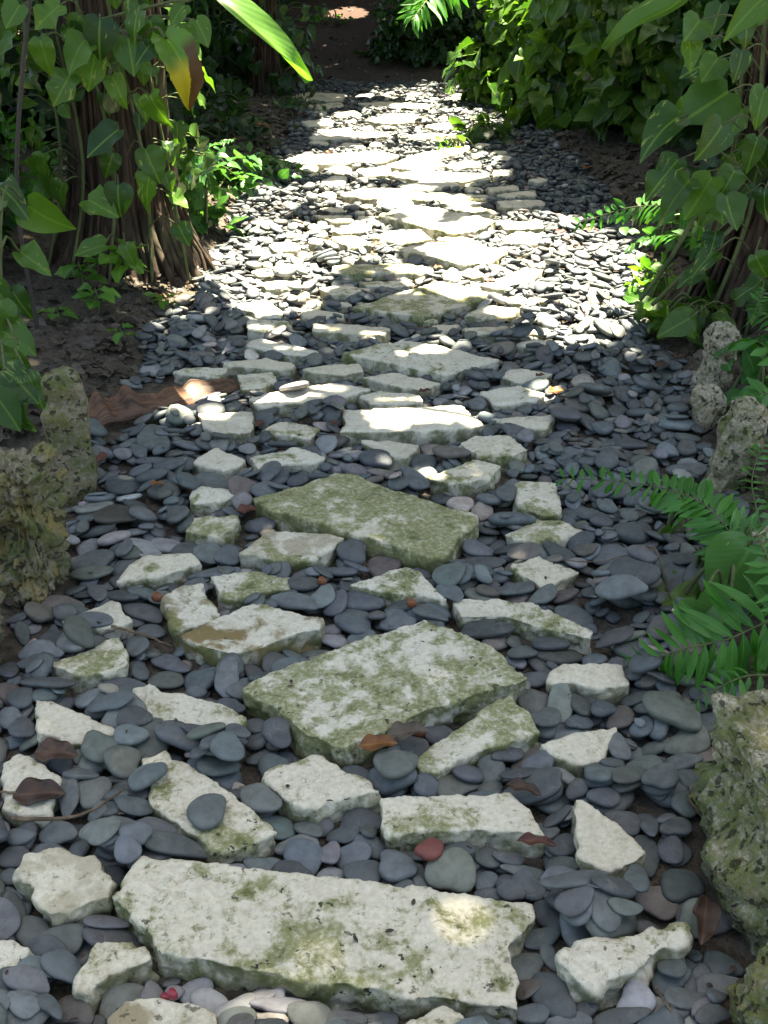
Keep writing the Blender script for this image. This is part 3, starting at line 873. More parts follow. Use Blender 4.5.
# measured pebbles: tile, centre, half length, half width, angle (deg, anticlockwise), colour class
PB = """1 640 150 65 48 25 0;1 565 232 100 28 0 0;1 455 40 70 38 35 0;1 285 65 62 45 20 2;1 205 70 62 25 90 0;1 175 165 60 32 -5 1;1 315 220 68 42 0 2;1 390 185 55 30 -10 0;1 485 180 62 30 -10 0;1 415 115 60 25 0 0;1 300 158 60 20 0 1;1 155 215 62 28 0 1;1 40 225 50 35 0 0;1 20 285 40 25 0 0;1 50 345 60 32 -15 1;1 35 410 48 45 0 0;1 95 470 54 48 40 2;1 205 450 62 22 5 0;1 190 500 80 42 15 2;1 345 500 90 40 -5 0;1 340 460 75 18 0 0;1 95 600 58 38 -5 1;1 150 535 60 40 -15 0;1 195 600 62 52 -20 1;1 90 665 70 42 5 4;1 220 715 72 48 -20 3;1 370 665 88 50 20 2;1 465 655 40 38 0 4;1 600 640 55 42 10 4;1 640 685 58 50 0 4;1 530 645 30 28 0 4;1 720 715 75 40 35 4;1 545 695 35 20 0 4;1 155 730 45 30 -30 1;1 10 740 45 35 90 0;1 80 745 50 35 0 0;1 715 260 60 24 0 4;1 425 235 50 30 0 0;1 350 285 35 30 0 1;1 405 285 40 40 0 0;1 12 450 60 45 90 0;1 60 180 50 22 0 0;1 250 20 50 28 0 0;1 370 10 55 25 0 2
2 85 135 52 40 0 1;2 150 190 65 35 15 4;2 165 235 60 50 -20 1;2 45 258 62 30 0 1;2 120 280 65 25 0 0;2 240 285 55 28 30 4;2 315 230 60 38 0 1;2 350 285 62 42 -10 0;2 335 110 62 45 0 0;2 290 165 55 25 0 0;2 450 275 65 48 -20 0;2 635 240 55 45 0 1;2 620 300 75 58 0 2;2 725 310 38 30 20 1;2 735 240 45 35 0 0;2 500 228 55 22 0 0;2 35 85 60 38 0 0;2 430 20 75 42 0 1;2 540 35 50 30 0 0;2 735 20 35 22 0 2;2 245 225 40 35 90 4;2 525 328 30 25 0 0;2 740 350 55 22 0 1;2 95 700 88 32 10 4;2 40 660 45 25 0 4;2 185 730 70 45 0 0;2 400 730 60 40 0 0;2 290 740 70 35 0 0;2 60 750 60 25 0 5;2 180 145 45 28 -20 0;2 365 175 30 22 0 0;2 640 30 55 30 0 0
3 195 215 45 32 0 0;3 80 275 72 25 5 0;3 205 275 58 28 -15 0;3 205 320 85 33 -15 1;3 85 330 55 38 -15 0;3 220 395 98 38 0 0;3 120 475 55 30 10 0;3 220 470 65 38 0 0;3 345 420 78 32 0 1;3 375 468 60 22 0 2;3 455 440 45 22 0 0;3 490 370 65 48 -30 3;3 410 360 62 38 100 1;3 560 320 72 58 0 1;3 455 215 68 38 100 1;3 530 215 40 40 0 0;3 555 150 48 32 0 0;3 585 80 48 32 0 0;3 490 45 52 32 0 0;3 400 35 68 28 15 2;3 310 20 60 28 0 1;3 385 130 55 32 -15 0;3 460 130 55 30 100 0;3 320 80 55 28 -10 0;3 130 50 75 42 0 0;3 85 560 55 50 20 0;3 180 650 85 55 -50 0;3 155 525 45 25 -60 1;3 275 690 42 30 20 0;3 420 690 60 52 -20 4;3 525 620 62 45 10 1;3 495 580 45 38 0 0;3 580 690 88 42 15 0;3 685 555 65 40 -15 1;3 625 590 38 25 0 1;3 715 635 70 38 0 0;3 625 715 48 25 30 4;3 705 690 35 25 0 1;3 100 725 55 35 0 1;3 365 740 85 35 0 0;3 215 750 70 35 0 0;3 85 640 45 28 0 3;3 600 440 55 50 0 2;3 140 155 45 28 -30 0;3 30 240 50 28 0 0;3 35 350 45 25 -20 0;3 175 130 45 22 20 0;3 690 735 55 30 10 0
4 160 62 60 26 0 3;4 120 110 45 28 0 3;4 225 103 60 26 0 0;4 285 162 62 25 3 1;4 250 225 48 38 0 2;4 155 192 42 35 -20 1;4 95 190 30 18 70 5;4 65 160 32 22 90 0;4 125 238 72 25 0 0;4 510 300 52 35 0 2;4 618 310 60 38 0 1;4 520 255 62 25 -20 0;4 420 220 35 35 0 0;4 440 100 62 30 -15 0;4 270 372 50 35 0 1;4 340 380 32 25 0 5;4 155 355 75 28 0 0;4 350 430 70 25 0 1;4 35 360 48 42 0 3;4 65 390 45 35 0 0;4 35 440 42 30 0 0;4 70 475 42 35 0 0;4 310 550 60 42 0 2;4 395 520 55 30 0 1;4 380 595 60 45 15 2;4 555 515 80 40 -10 0;4 630 505 60 30 0 0;4 640 555 58 25 10 2;4 735 550 40 25 0 0;4 705 605 50 38 15 1;4 700 340 50 36 60 1;4 700 400 52 20 0 0;4 415 470 55 28 0 0;4 370 348 40 22 0 1;4 20 270 40 30 30 0;4 600 350 35 18 0 0;4 460 150 45 25 0 0;4 300 50 40 28 90 0;4 370 60 50 25 -10 0;4 110 265 60 16 0 0;4 340 310 60 18 0 0;4 200 120 40 20 0 0
5 320 130 62 48 0 1;5 345 75 68 28 -3 1;5 265 90 42 36 40 0;5 85 260 60 38 0 0;5 340 185 48 25 10 1;5 165 45 50 28 0 0;5 225 80 42 28 20 0;5 445 625 70 42 0 2;5 330 600 50 25 -30 1;5 70 570 50 38 20 1;5 25 490 45 32 0 0;5 85 500 50 38 -20 0;5 545 650 45 30 0 1;5 630 645 65 38 10 2;5 740 640 45 22 0 2;5 655 605 50 32 0 0;5 740 590 45 40 0 0;5 715 395 42 28 25 0;5 580 470 50 25 0 0;5 550 130 55 22 -5 0;5 450 140 55 28 0 0;5 725 160 80 30 0 0;5 60 690 60 42 -15 0;5 25 440 40 28 -10 0;5 15 300 40 35 90 0;5 390 125 25 30 90 2;5 135 95 70 18 -10 0;5 200 218 50 15 0 2;5 460 100 50 25 0 1;5 150 245 55 20 -20 1;5 240 185 45 20 0 4;5 130 275 70 18 15 1
6 360 172 58 22 0 2;6 180 232 68 32 -5 2;6 70 225 52 32 10 0;6 110 298 45 28 -10 0;6 290 248 42 28 -10 1;6 175 185 55 30 0 0;6 350 222 55 20 0 2;6 55 45 70 25 0 0;6 395 90 75 38 -10 0;6 360 125 75 28 -5 1;6 230 110 60 28 -20 0;6 195 60 42 25 0 3;6 245 450 40 28 20 1;6 185 400 60 35 80 2;6 105 385 48 40 0 2;6 250 405 45 32 -40 0;6 370 435 45 36 0 3;6 315 415 40 35 0 1;6 120 585 52 30 0 1;6 305 625 65 42 -10 1;6 400 650 70 25 15 2;6 490 660 52 33 5 0;6 440 605 60 32 -5 2;6 580 510 70 40 0 2;6 590 615 52 32 10 0;6 560 570 55 30 0 0;6 100 670 105 42 0 0;6 480 510 50 22 5 2;6 470 555 50 28 10 0;6 345 600 40 25 0 0;6 430 30 45 28 10 2;6 530 70 60 25 0 0;6 140 60 45 18 40 0;6 420 385 55 18 0 0;6 650 440 60 40 0 0;6 140 460 50 28 0 0;6 30 530 50 25 20 0;6 60 630 60 25 0 0;6 350 15 60 20 0 1
7 375 325 55 35 0 1;7 360 440 75 35 -5 3;7 545 440 35 32 0 0;7 275 560 78 30 0 0;7 270 600 60 25 5 2;7 150 595 60 32 10 0;7 212 508 35 14 0 4;7 270 512 45 22 30 4;7 440 520 60 28 -10 4;7 510 505 48 25 0 4;7 165 538 32 18 20 5;7 350 500 50 22 10 4;7 380 580 45 22 10 0;7 430 290 40 20 0 0;7 620 310 35 28 0 1;7 565 250 35 18 0 0;7 650 330 60 25 0 0;7 530 180 40 18 0 0;7 580 215 50 20 0 1;7 470 260 60 18 0 0;7 420 200 50 16 0 0;7 520 300 50 22 0 0;7 470 330 50 16 0 0;7 440 450 45 18 0 0;7 420 400 45 26 -20 0;7 265 440 30 30 90 0;7 640 550 45 28 0 0;7 570 520 50 20 10 0;7 700 560 45 22 10 0;7 650 130 45 22 0 0;7 480 170 35 16 0 0
8 138 68 44 26 5 4;8 235 215 35 26 0 4;8 555 212 32 22 0 5;8 320 245 42 22 0 4;8 620 225 35 20 0 4;8 530 270 42 28 0 0;8 615 255 55 28 0 3;8 648 388 42 28 -10 5;8 715 405 38 30 25 5;8 425 322 60 25 0 3;8 325 292 40 18 0 4;8 410 575 55 28 0 3;8 320 540 50 30 0 0;8 275 595 62 22 -5 0;8 155 605 42 20 0 0;8 525 585 48 24 0 0;8 720 555 70 20 -5 0;8 690 520 50 22 0 0;8 330 590 40 14 -15 0;8 80 440 50 20 0 0;8 270 262 25 18 0 4;8 200 125 35 25 0 0;8 250 95 40 18 0 4;8 505 345 50 22 -10 0;8 700 475 40 18 0 0;8 740 445 22 16 0 4;8 740 380 40 25 0 0;8 610 640 55 28 0 0;8 590 75 30 18 0 4;8 700 90 30 25 -30 0
9 195 140 45 35 0 0;9 270 140 40 18 -60 0;9 375 130 50 16 5 2;9 290 75 60 28 0 0;9 390 205 60 20 -5 0;9 515 210 35 28 0 1;9 575 185 40 20 0 0;9 580 270 35 18 0 0;9 320 160 40 20 0 0;9 450 50 50 22 -5 0;9 540 65 35 20 0 0;9 255 35 36 20 0 5;9 325 48 38 18 0 5;9 205 260 28 16 0 1;9 140 190 40 16 10 0;9 320 235 55 14 0 0;9 575 230 35 22 0 0;9 360 100 35 20 10 0;9 430 110 45 18 0 0;9 500 120 25 22 0 0;9 240 505 45 25 5 0;9 410 480 60 35 -10 0;9 530 575 110 22 5 0;9 340 560 60 24 0 0;9 430 650 50 28 0 0;9 340 630 60 22 5 0;9 180 550 50 25 -20 0;9 50 520 50 20 0 0;9 240 415 60 22 0 0;9 20 370 35 30 90 0"""
ON_SLAB = {(1, 640, 150), (1, 455, 40), (4, 250, 225), (8, 138, 68), (4, 285, 162)}
COLS = [(0.086, 0.096, 0.100), (0.096, 0.114, 0.122), (0.108, 0.118, 0.106), (0.120, 0.106, 0.094), (0.19, 0.19, 0.195), (0.32, 0.275, 0.25), (0.17, 0.05, 0.045)]
CNAME = ['charcoal', 'blue-grey', 'olive-grey', 'brownish', 'pale lilac-grey', 'pinkish cream', 'red']

HS = 0.008
HX0, HX1, HY0, HY1 = -1.75, 1.75, 0.55, Y_END + 0.6
HNX, HNY = int((HX1 - HX0) / HS), int((HY1 - HY0) / HS)
hx = HX0 + (np.arange(HNX) + 0.5) * HS
hy = HY0 + (np.arange(HNY) + 0.5) * HS
HXX, HYY = np.meshgrid(hx, hy)
HM = gz(HXX, HYY)
SM = np.zeros(HM.shape, np.int16)      # 1 + slab index
for i, s in enumerate(slabs):
    P = s['poly']
    a, b = P.min(0) - 0.02, P.max(0) + 0.02
    i0, i1 = max(0, int((a[0] - HX0) / HS)), min(HNX, int((b[0] - HX0) / HS) + 1)
    j0, j1 = max(0, int((a[1] - HY0) / HS)), min(HNY, int((b[1] - HY0) / HS) + 1)
    if i1 <= i0 or j1 <= j0:
        continue
    ins = in_poly(HXX[j0:j1, i0:i1], HYY[j0:j1, i0:i1], P)
    HM[j0:j1, i0:i1][ins] = s['top']
    SM[j0:j1, i0:i1][ins] = i + 1
for w, g in ROCKS:
    low = w[w[:, 2] < 0.12]
    ii = ((low[:, 0] - HX0) / HS).astype(int)
    jj = ((low[:, 1] - HY0) / HS).astype(int)
    k = (ii >= 0) & (ii < HNX) & (jj >= 0) & (jj < HNY)
    if k.any():
        a0, a1, b0, b1 = ii[k].min(), ii[k].max() + 1, jj[k].min(), jj[k].max() + 1
        cx, cy = (a0 + a1) / 2, (b0 + b1) / 2
        yy, xx = np.mgrid[b0:b1, a0:a1]
        e = ((xx - cx) / max(1, (a1 - a0) / 2)) ** 2 + ((yy - cy) / max(1, (b1 - b0) / 2)) ** 2 < 0.95
        SM[b0:b1, a0:a1][e] = 999
SM[in_poly(HXX, HYY, [gp(*q_, .01)[:2] for q_ in [(88, 434), (92, 398), (125, 388), (165, 378), (240, 366), (244, 388), (172, 411), (130, 424)]]) & (SM == 0)] = 998
OCC = np.zeros(HM.shape, bool)
# templates
TPL = {}
for sub in (1, 2, 3):
    v, f = ICO[sub]
    lst = []
    for t in range(10):
        r2 = np.random.default_rng(100 + t)
        th = np.arctan2(v[:, 1], v[:, 0])
        ph = r2.uniform(0, 6.28, 3)
        k = 1 + r2.uniform(.03, .12) * np.cos(2 * th + ph[0]) + r2.uniform(.04, .13) * np.cos(3 * th + ph[1]) + r2.uniform(0, .06) * np.cos(4 * th + ph[2]) + .025 * np.cos(5 * th + ph[0])
        e = r2.uniform(0.5, 0.85)
        z = np.sign(v[:, 2]) * np.abs(v[:, 2]) ** e
        z = z * (1 + 0.18 * v[:, 0] * r2.uniform(-1, 1) + .12 * v[:, 1] * r2.uniform(-1, 1))
        rr = np.sqrt(v[:, 0] ** 2 + v[:, 1] ** 2)
        fl = np.where(rr > 1e-6, rr ** r2.uniform(0.75, 1.0) / np.maximum(rr, 1e-6), 1)
        p = np.stack([v[:, 0] * fl * k, v[:, 1] * fl * k, z], 1)
        lst.append(p)
    TPL[sub] = (lst, f)

PEB = []  # x y z a b c yaw tx ty tpl colour measured


def drop(x, y, a, b, c, yaw, col, measured, slab_max=0.15, occ_max=1.0, tiltmax=0.5):
    rad = a * 1.05
    i0, i1 = int((x - rad - HX0) / HS), int((x + rad - HX0) / HS) + 1
    j0, j1 = int((y - rad - HY0) / HS), int((y + rad - HY0) / HS) + 1
    if i0 < 0 or j0 < 0 or i1 >= HNX or j1 >= HNY:
        return False
    X = hx[i0:i1][None, :] - x
    Y = hy[j0:j1][:, None] - y
    ca, sa = math.cos(yaw), math.sin(yaw)
    U = (X * ca + Y * sa) / a
    W = (-X * sa + Y * ca) / b
    r2 = U * U + W * W
    ins = r2 < 1
    n = ins.sum()
    if n < 6:
        return False
    smv = SM[j0:j1, i0:i1][ins]
    if (smv == 999).mean() > 0.3:
        return False
    if (smv > 0).mean() > slab_max:
        return False
    if occ_max < 1 and OCC[j0:j1, i0:i1][ins].mean() > occ_max:
        return False
    h = HM[j0:j1, i0:i1][ins]
    xx = (X + 0 * Y)[ins]
    yy = (Y + 0 * X)[ins]
    hm = h.mean()
    dh = h - hm
    sxx, syy, sxy = (xx * xx).sum() + 1e-6, (yy * yy).sum() + 1e-6, (xx * yy).sum()
    bx, by = (xx * dh).sum(), (yy * dh).sum()
    det = sxx * syy - sxy * sxy
    gx, gy = (bx * syy - by * sxy) / det, (by * sxx - bx * sxy) / det
    gx, gy = gx * 0.9 + rng.normal(0, 0.06), gy * 0.9 + rng.normal(0, 0.06)
    g = math.hypot(gx, gy)
    if g > tiltmax:
        gx, gy = gx * tiltmax / g, gy * tiltmax / g
    cap = np.sqrt(1 - r2[ins]) * c
    pl = gx * xx + gy * yy
    gap = h - pl + cap
    z0 = np.partition(gap, int(0.86 * (n - 1)))[int(0.86 * (n - 1))]
    topz = z0 + pl + cap
    HM[j0:j1, i0:i1][ins] = np.maximum(h, topz)
    if measured:
        OCC[j0:j1, i0:i1][ins] = True
    PEB.append((x, y, z0, a, b, c, yaw, gx, gy, rng.integers(10), col, measured))
    return True


def rand_col():
    u = rng.random()
    return 0 if u < .48 else 1 if u < .72 else 2 if u < .85 else 3 if u < .925 else 4 if u < .985 else 5


def rand_shape():
    a = float(np.clip(rng.lognormal(math.log(.033), .33), .015, .066))
    b = a * rng.uniform(.56, .9)
    return a, b, b * rng.uniform(.20, .38)


def in_path(x, y, m=0.0):
    l, r = edges(y)
    wob = 0.05 * math.sin(y * 5.3) + 0.03 * math.sin(y * 13.7 + 1)
    return l + m + wob < x < r - m + wob * 0.7 and y < Y_END + 0.1 + 0.05 * math.sin(x * 9)


def fill(n, tries=1, occ=1.0, small=1.0):
    done = 0
    for _ in range(n):
        best = None
        for _t in range(tries):
            y = rng.uniform(HY0 + 0.1, Y_END + 0.15)
            l, r = edges(y)
            x = rng.uniform(l - 0.06, r + 0.06)
            if not in_path(x, y, -0.03):
                continue
            i, j = int((x - HX0) / HS), int((y - HY0) / HS)
            if not (0 <= i < HNX and 0 <= j < HNY) or SM[j, i]:
                continue
            hgt = HM[j, i]
            if best is None or hgt < best[0]:
                best = (hgt, x, y)
        if best is None:
            continue
        a, b, c = rand_shape()
        done += drop(best[1], best[2], a * small, b * small, c * small, rng.uniform(0, math.pi), rand_col(), False, occ_max=occ)
    return done


AREA = float(np.sum([(edges(y)[1] - edges(y)[0]) * 0.1 for y in np.arange(HY0, Y_END, 0.1)]))
n_bed = int(AREA * 300)
b0 = fill(n_bed)
N_BED = len(PEB)
nm = 0
for row in PB.replace('\n', ';').split(';'):
    t, X, Y, ha, hb, an, cl = [float(q) for q in row.split()]
    ox, oy = TILE[int(t)]
    cx, cy = ox + X / 3.072, oy + Y / 3.072
    ha, hb = ha / 3.072, hb / 3.072
    z = 0.022
    c0 = gp(cx, cy, z)
    vx = gp(cx + 1, cy, z) - gp(cx - 1, cy, z)
    vy = gp(cx, cy - 1, z) - gp(cx, cy + 1, z)
    J = np.stack([vx[:2], vy[:2]], 1) / 2
    dep = math.atan2(CAM_H, c0[1])
    sq = math.sin(dep) / math.sqrt(math.sin(dep) ** 2 + .16 * math.cos(dep) ** 2)
    J[:, 1] *= sq
    A = R(an)
    E = J @ np.array([[math.cos(A) * ha, -math.sin(A) * hb], [math.sin(A) * ha, math.cos(A) * hb]])
    Uu, Ss, _ = np.linalg.svd(E)
    a, b = Ss
    b = max(b, a * 0.42)
    on = SM[min(HNY - 1, max(0, int((c0[1] - HY0) / HS))), min(HNX - 1, max(0, int((c0[0] - HX0) / HS)))]
    c = b * rng.uniform(.27, .40)
    yaw = math.atan2(Uu[1, 0], Uu[0, 0])
    if (int(t), int(X), int(Y)) not in ON_SLAB:
        ok = False
        for _ in range(16):
            gxx = np.linspace(-1, 1, 9)
            uu, ww = np.meshgrid(gxx, gxx)
            kk = uu * uu + ww * ww < 1.02
            fx = c0[0] + a * uu[kk] * math.cos(yaw) - b * ww[kk] * math.sin(yaw)
            fy = c0[1] + a * uu[kk] * math.sin(yaw) + b * ww[kk] * math.cos(yaw)
            ii = np.clip(((fx - HX0) / HS).astype(int), 0, HNX - 1)
            jj = np.clip(((fy - HY0) / HS).astype(int), 0, HNY - 1)
            hit = SM[jj, ii] > 0
            if hit.mean() <= .10:
                ok = True
                break
            dxy = np.array([c0[0] - fx[hit].mean(), c0[1] - fy[hit].mean()])
            nn_ = np.linalg.norm(dxy)
            if nn_ < 1e-4:
                break
            c0 = c0 + np.array([*(dxy / nn_ * .007), 0])
        if not ok:
            continue
    nm += drop(c0[0], c0[1], a * 1.03, b * 1.03, c, yaw, int(cl), True, slab_max=1.01, tiltmax=0.42)
n2 = fill(int(AREA * 290), tries=2, occ=0.25)
n3 = fill(int(AREA * 190), tries=4, occ=0.12, small=0.78)
print('pebbles', b0, nm, n2, n3, time.time() - T0)

PA = np.array([[*q[:11], float(q[11])] for q in PEB])


def peb_mats(P):
    """rotation matrices (N,3,3) with scale folded in"""
    gx, gy, yaw = P[:, 7], P[:, 8], P[:, 6]
    nrm = np.stack([-gx, -gy, np.ones(len(P))], 1)
    nrm /= np.linalg.norm(nrm, axis=1, keepdims=True)
    ax = np.stack([np.cos(yaw), np.sin(yaw), np.cos(yaw) * gx + np.sin(yaw) * gy], 1)
    ax /= np.linalg.norm(ax, axis=1, keepdims=True)
    ay = np.cross(nrm, ax)
    return np.stack([ax * P[:, 3:4], ay * P[:, 4:5], nrm * P[:, 5:6]], 2)


pxy = to_px(PA[:, :3])
dist = np.linalg.norm(PA[:, :3] - CP, axis=1)
apx = (FPX / dist) ** 2 * PA[:, 3] * PA[:, 4] * np.sin(np.arctan2(CAM_H, PA[:, 1]))
inside = (pxy[:, 0] > -6) & (pxy[:, 0] < 774) & (pxy[:, 1] > 0) & (pxy[:, 1] < 1030)
# how much of each pebble's top is really on show: compare with the final height map
seen = np.zeros(len(PA))
for i in np.where(inside & (PA[:, 1] < 4.5))[0]:
    x, y, z, a, b, c, yaw = PA[i, :7]
    i0, i1 = int((x - a - HX0) / HS), int((x + a - HX0) / HS) + 1
    j0, j1 = int((y - a - HY0) / HS), int((y + a - HY0) / HS) + 1
    X = hx[i0:i1][None, :] - x
    Y = hy[j0:j1][:, None] - y
    U = (X * math.cos(yaw) + Y * math.sin(yaw)) / a
    W = (-X * math.sin(yaw) + Y * math.cos(yaw)) / b
    r2 = U * U + W * W
    m = r2 < 0.9
    t = z + PA[i, 7] * X + PA[i, 8] * Y + c * np.sqrt(np.maximum(1 - r2, 0))
    seen[i] = (HM[j0:j1, i0:i1][m] < t[m] + 0.002).mean() if m.any() else 0
score = apx * seen * inside
order = np.argsort(-score)
CHOSEN = order[:300]
chosen = np.zeros(len(PA), bool)
chosen[CHOSEN] = True
Mats = peb_mats(PA)
colv = np.array(COLS)[PA[:, 10].astype(int)] * np.exp(rng.normal(0, .24, (len(PA), 1))) * np.exp(rng.normal(0, .03, (len(PA), 3)))
# the mass of small and far pebbles
vs_, fs_, cs_ = [], [], []
off = 0
for sub in (1, 2):
    for t in range(10):
        k = (~chosen) & (PA[:, 9] == t)
        lowpoly = (PA[:, 1] > 6.5) | (np.arange(len(PA)) < N_BED) & (PA[:, 1] > 2.5)
        k &= lowpoly if sub == 1 else ~lowpoly
        n = k.sum()
        if not n:
            continue
        tv, tf = TPL[sub][0][t], TPL[sub][1]
        w = np.einsum('nij,vj->nvi', Mats[k], tv) + PA[k][:, None, :3]
        vs_.append(w.reshape(-1, 3))
        fs_.append((tf[None] + (np.arange(n) * len(tv))[:, None, None] + off).reshape(-1, 3))
        cs_.append(np.repeat(colv[k], len(tv), axis=0))
        off += n * len(tv)
tag(obj('pebbles', mesh_np('pebbles', np.concatenate(vs_), [np.concatenate(fs_)], M_PEB_A, cattr=np.concatenate(cs_))), 'dark grey river pebbles covering the whole path', None, None, 'stuff')
pm = [mesh_np('pebble', TPL[3][0][t], [TPL[3][1]], M_PEB_O) for t in range(10)]

# labels for the single pebbles
ORD = ['closest', 'second closest', 'third closest', 'fourth closest', 'fifth closest', 'sixth closest', 'seventh closest', 'eighth closest', 'ninth closest', 'tenth closest']
refs = [s for s in slabs if s['ref']]


def seg_dist(p, P):
    best = 1e9
    for i in range(len(P)):
        a, b = P[i], P[(i + 1) % len(P)]
        t = np.clip(((p - a) @ (b - a)) / max(1e-9, (b - a) @ (b - a)), 0, 1)
        best = min(best, np.linalg.norm(p - a - t * (b - a)))
    return best


lab = {}
for i in CHOSEN:
    p = pxy[i]
    on = [s for s in refs if in_poly(PA[i, 0], PA[i, 1], s['poly']) and PA[i, 2] > s['top'] - 0.005]
    ds = sorted(((seg_dist(PA[i, :2], s['poly']), n_) for n_, s in enumerate(refs)))
    dd, k = ds[0]
    s = refs[k]
    if on:
        s, rel = on[0], 'lying on'
    else:
        lo, hi = s['px'].min(0), s['px'].max(0)
        dx = (p[0] - (lo[0] + hi[0]) / 2) / (hi[0] - lo[0] + 30)
        dy = (p[1] - (lo[1] + hi[1]) / 2) / (hi[1] - lo[1] + 30)
        rel = ('in front of' if dy > 0 else 'behind') if abs(dy) > abs(dx) else ('right of' if dx > 0 else 'left of')
    size = PA[i, 3]
    sz = 'large ' if size > .043 else 'small ' if size < .03 else ''
    shp = 'long ' if PA[i, 4] / PA[i, 3] < .58 else 'round ' if PA[i, 4] / PA[i, 3] > .8 else 'oval '
    key = f"{sz}{CNAME[int(PA[i, 10])]} {shp}pebble {rel} {s['ref']}"
    lab.setdefault(key, []).append((dd, i))
for key, lst in lab.items():
    lst.sort()
    for r_, (dd, i) in enumerate(lst):
        L = key
        if len(lst) > 1:
            L = (ORD[r_] if r_ < 10 else 'more distant') + ' ' + key
            if len(L.split()) > 16:
                L = L.replace(' oval ', ' ').replace(' large ', ' big ')
                L = ' '.join(L.split()[:16])
        t = int(PA[i, 9])
        o = obj('pebble', pm[t])
        mt = Mats[i]
        m4 = Matrix(((*mt[0], PA[i, 0]), (*mt[1], PA[i, 1]), (*mt[2], PA[i, 2]), (0, 0, 0, 1)))
        o.matrix_world = m4
        o.color = (*colv[i], 1)
        tag(o, L[0].upper() * 0 + L, 'pebble', 'smooth river pebbles of the path')
print('pebble objects', time.time() - T0)


# ------------------------------------------------------------------ leaves and stems
def leaf_template(kind, fold=0.25, droop=0.25, wave=0.0, bend=0.0, twist=0.0, asym=0.0):
    """leaf along +Y from 0 to 1, three columns; returns verts, quads, uv"""
    if kind == 'heart':
        t = np.array([-.11, -.07, .0, .10, .22, .36, .50, .64, .77, .88, .95, 1.0])
        w = np.array([.15, .27, .37, .43, .45, .43, .385, .31, .215, .12, .05, .0])
        m = np.array([.0, .02, .05, .12, .22, .36, .50, .64, .77, .88, .95, 1.0])
    elif kind == 'oval':
        t = np.array([0, .12, .3, .5, .7, .88, 1.0])
        w = np.array([.02, .2, .33, .36, .29, .15, .0])
        m = t
    elif kind == 'lance':
        t = np.array([0, .12, .3, .5, .7, .88, 1.0])
        w = np.array([.03, .11, .17, .18, .14, .07, .0])
        m = t
    elif kind == 'simple':
        t = np.array([0, .35, .75, 1.0])
        w = np.array([.05, .36, .25, .0])
        m = t
    n = len(t)
    v, uv = [], []
    for i in range(n):
        for s in (-1, 0, 1):
            y = m[i] if s == 0 else t[i]
            x = s * w[i] * (1 + asym * s)
            z = abs(x) * fold - droop * max(y, 0) ** 2 + wave * math.sin(y * 11 + s) * abs(x) + twist * x * max(y, 0)
            v.append((x + bend * max(y, 0) ** 2, y, z))
            uv.append((0.5 + 0.5 * s * (w[i] / max(w)), max(y, 0)))
    q = []
    for i in range(n - 1):
        for s in (0, 1):
            a = i * 3 + s
            q.append((a, a + 1, a + 4, a + 3))
    return np.array(v), np.array(q), np.array(uv)


LT = {k: [leaf_template(k, .22, .15, .1, .08, .3, .06), leaf_template(k, .35, .35, .25, -.1, -.4, -.08), leaf_template(k, .08, .25, .35, .15, .6, .1), leaf_template(k, .5, .45, .1, -.16, -.2, -.05), leaf_template(k, .15, .55, .3, .04, -.7, .04), leaf_template(k, .3, -.12, .2, -.05, .4, -.1)] for k in ('heart', 'oval', 'lance', 'simple')}


def unit(a):
    return a / np.maximum(np.linalg.norm(a, axis=-1, keepdims=True), 1e-9)


def leaves(name, kind, pos, dirv, nrm, size, mat, wid=1.0, rnd=None):
    pos, dirv, nrm = np.asarray(pos, float), unit(np.asarray(dirv, float)), np.asarray(nrm, float)
    n = len(pos)
    size = np.broadcast_to(np.asarray(size, float), (n,))
    wid = np.broadcast_to(np.asarray(wid, float), (n,))
    x = unit(np.cross(dirv, nrm))
    z = np.cross(x, dirv)
    rnd = rng.random(n) if rnd is None else rnd
    which = rng.integers(0, 6, n)
    V, F, U, A = [], [], [], []
    off = 0
    for t in range(6):
        k = which == t
        m = k.sum()
        if not m:
            continue
        tv, tq, tu = LT[kind][t]
        s = size[k][:, None, None]
        w = pos[k][:, None] + s * (tv[None, :, 0:1] * wid[k][:, None, None] * x[k][:, None] + tv[None, :, 1:2] * dirv[k][:, None] + tv[None, :, 2:3] * z[k][:, None])
        V.append(w.reshape(-1, 3))
        F.append((tq[None] + (np.arange(m) * len(tv))[:, None, None] + off).reshape(-1, 4))
        U.append(np.tile(tu, (m, 1)))
        A.append(np.repeat(rnd[k], len(tv)))
        off += m * len(tv)
    return mesh_np(name, np.concatenate(V), [np.concatenate(F)], mat, True, np.concatenate(U), np.concatenate(A))


def tubes(name, lines, radii, mat, sides=6):
    """lines: list of (k,3) arrays; radii: list of floats or (k,) arrays"""
    V, F = [], []
    off = 0
    an = np.arange(sides) * 2 * math.pi / sides
    for L, r in zip(lines, radii):
        L = np.asarray(L, float)
        k = len(L)
        r = np.broadcast_to(np.asarray(r, float), (k,))
        t = unit(np.gradient(L, axis=0))
        ref = np.array([0.31, 0.17, 0.93]) if abs(t[:, 2]).mean() < 0.85 else np.array([1.0, 0.2, 0.1])
        x = unit(np.cross(t, ref))
        y = np.cross(t, x)
        ring = L[:, None] + r[:, None, None] * (np.cos(an)[None, :, None] * x[:, None] + np.sin(an)[None, :, None] * y[:, None])
        V.append(ring.reshape(-1, 3))
        i = np.arange(k - 1)[:, None] * sides
        j = np.arange(sides)[None]
        j2 = (j + 1) % sides
        F.append(np.stack([i + j, i + j2, i + sides + j2, i + sides + j], -1).reshape(-1, 4) + off)
        off += k * sides
    return mesh_np(name, np.concatenate(V), [np.concatenate(F)], mat)


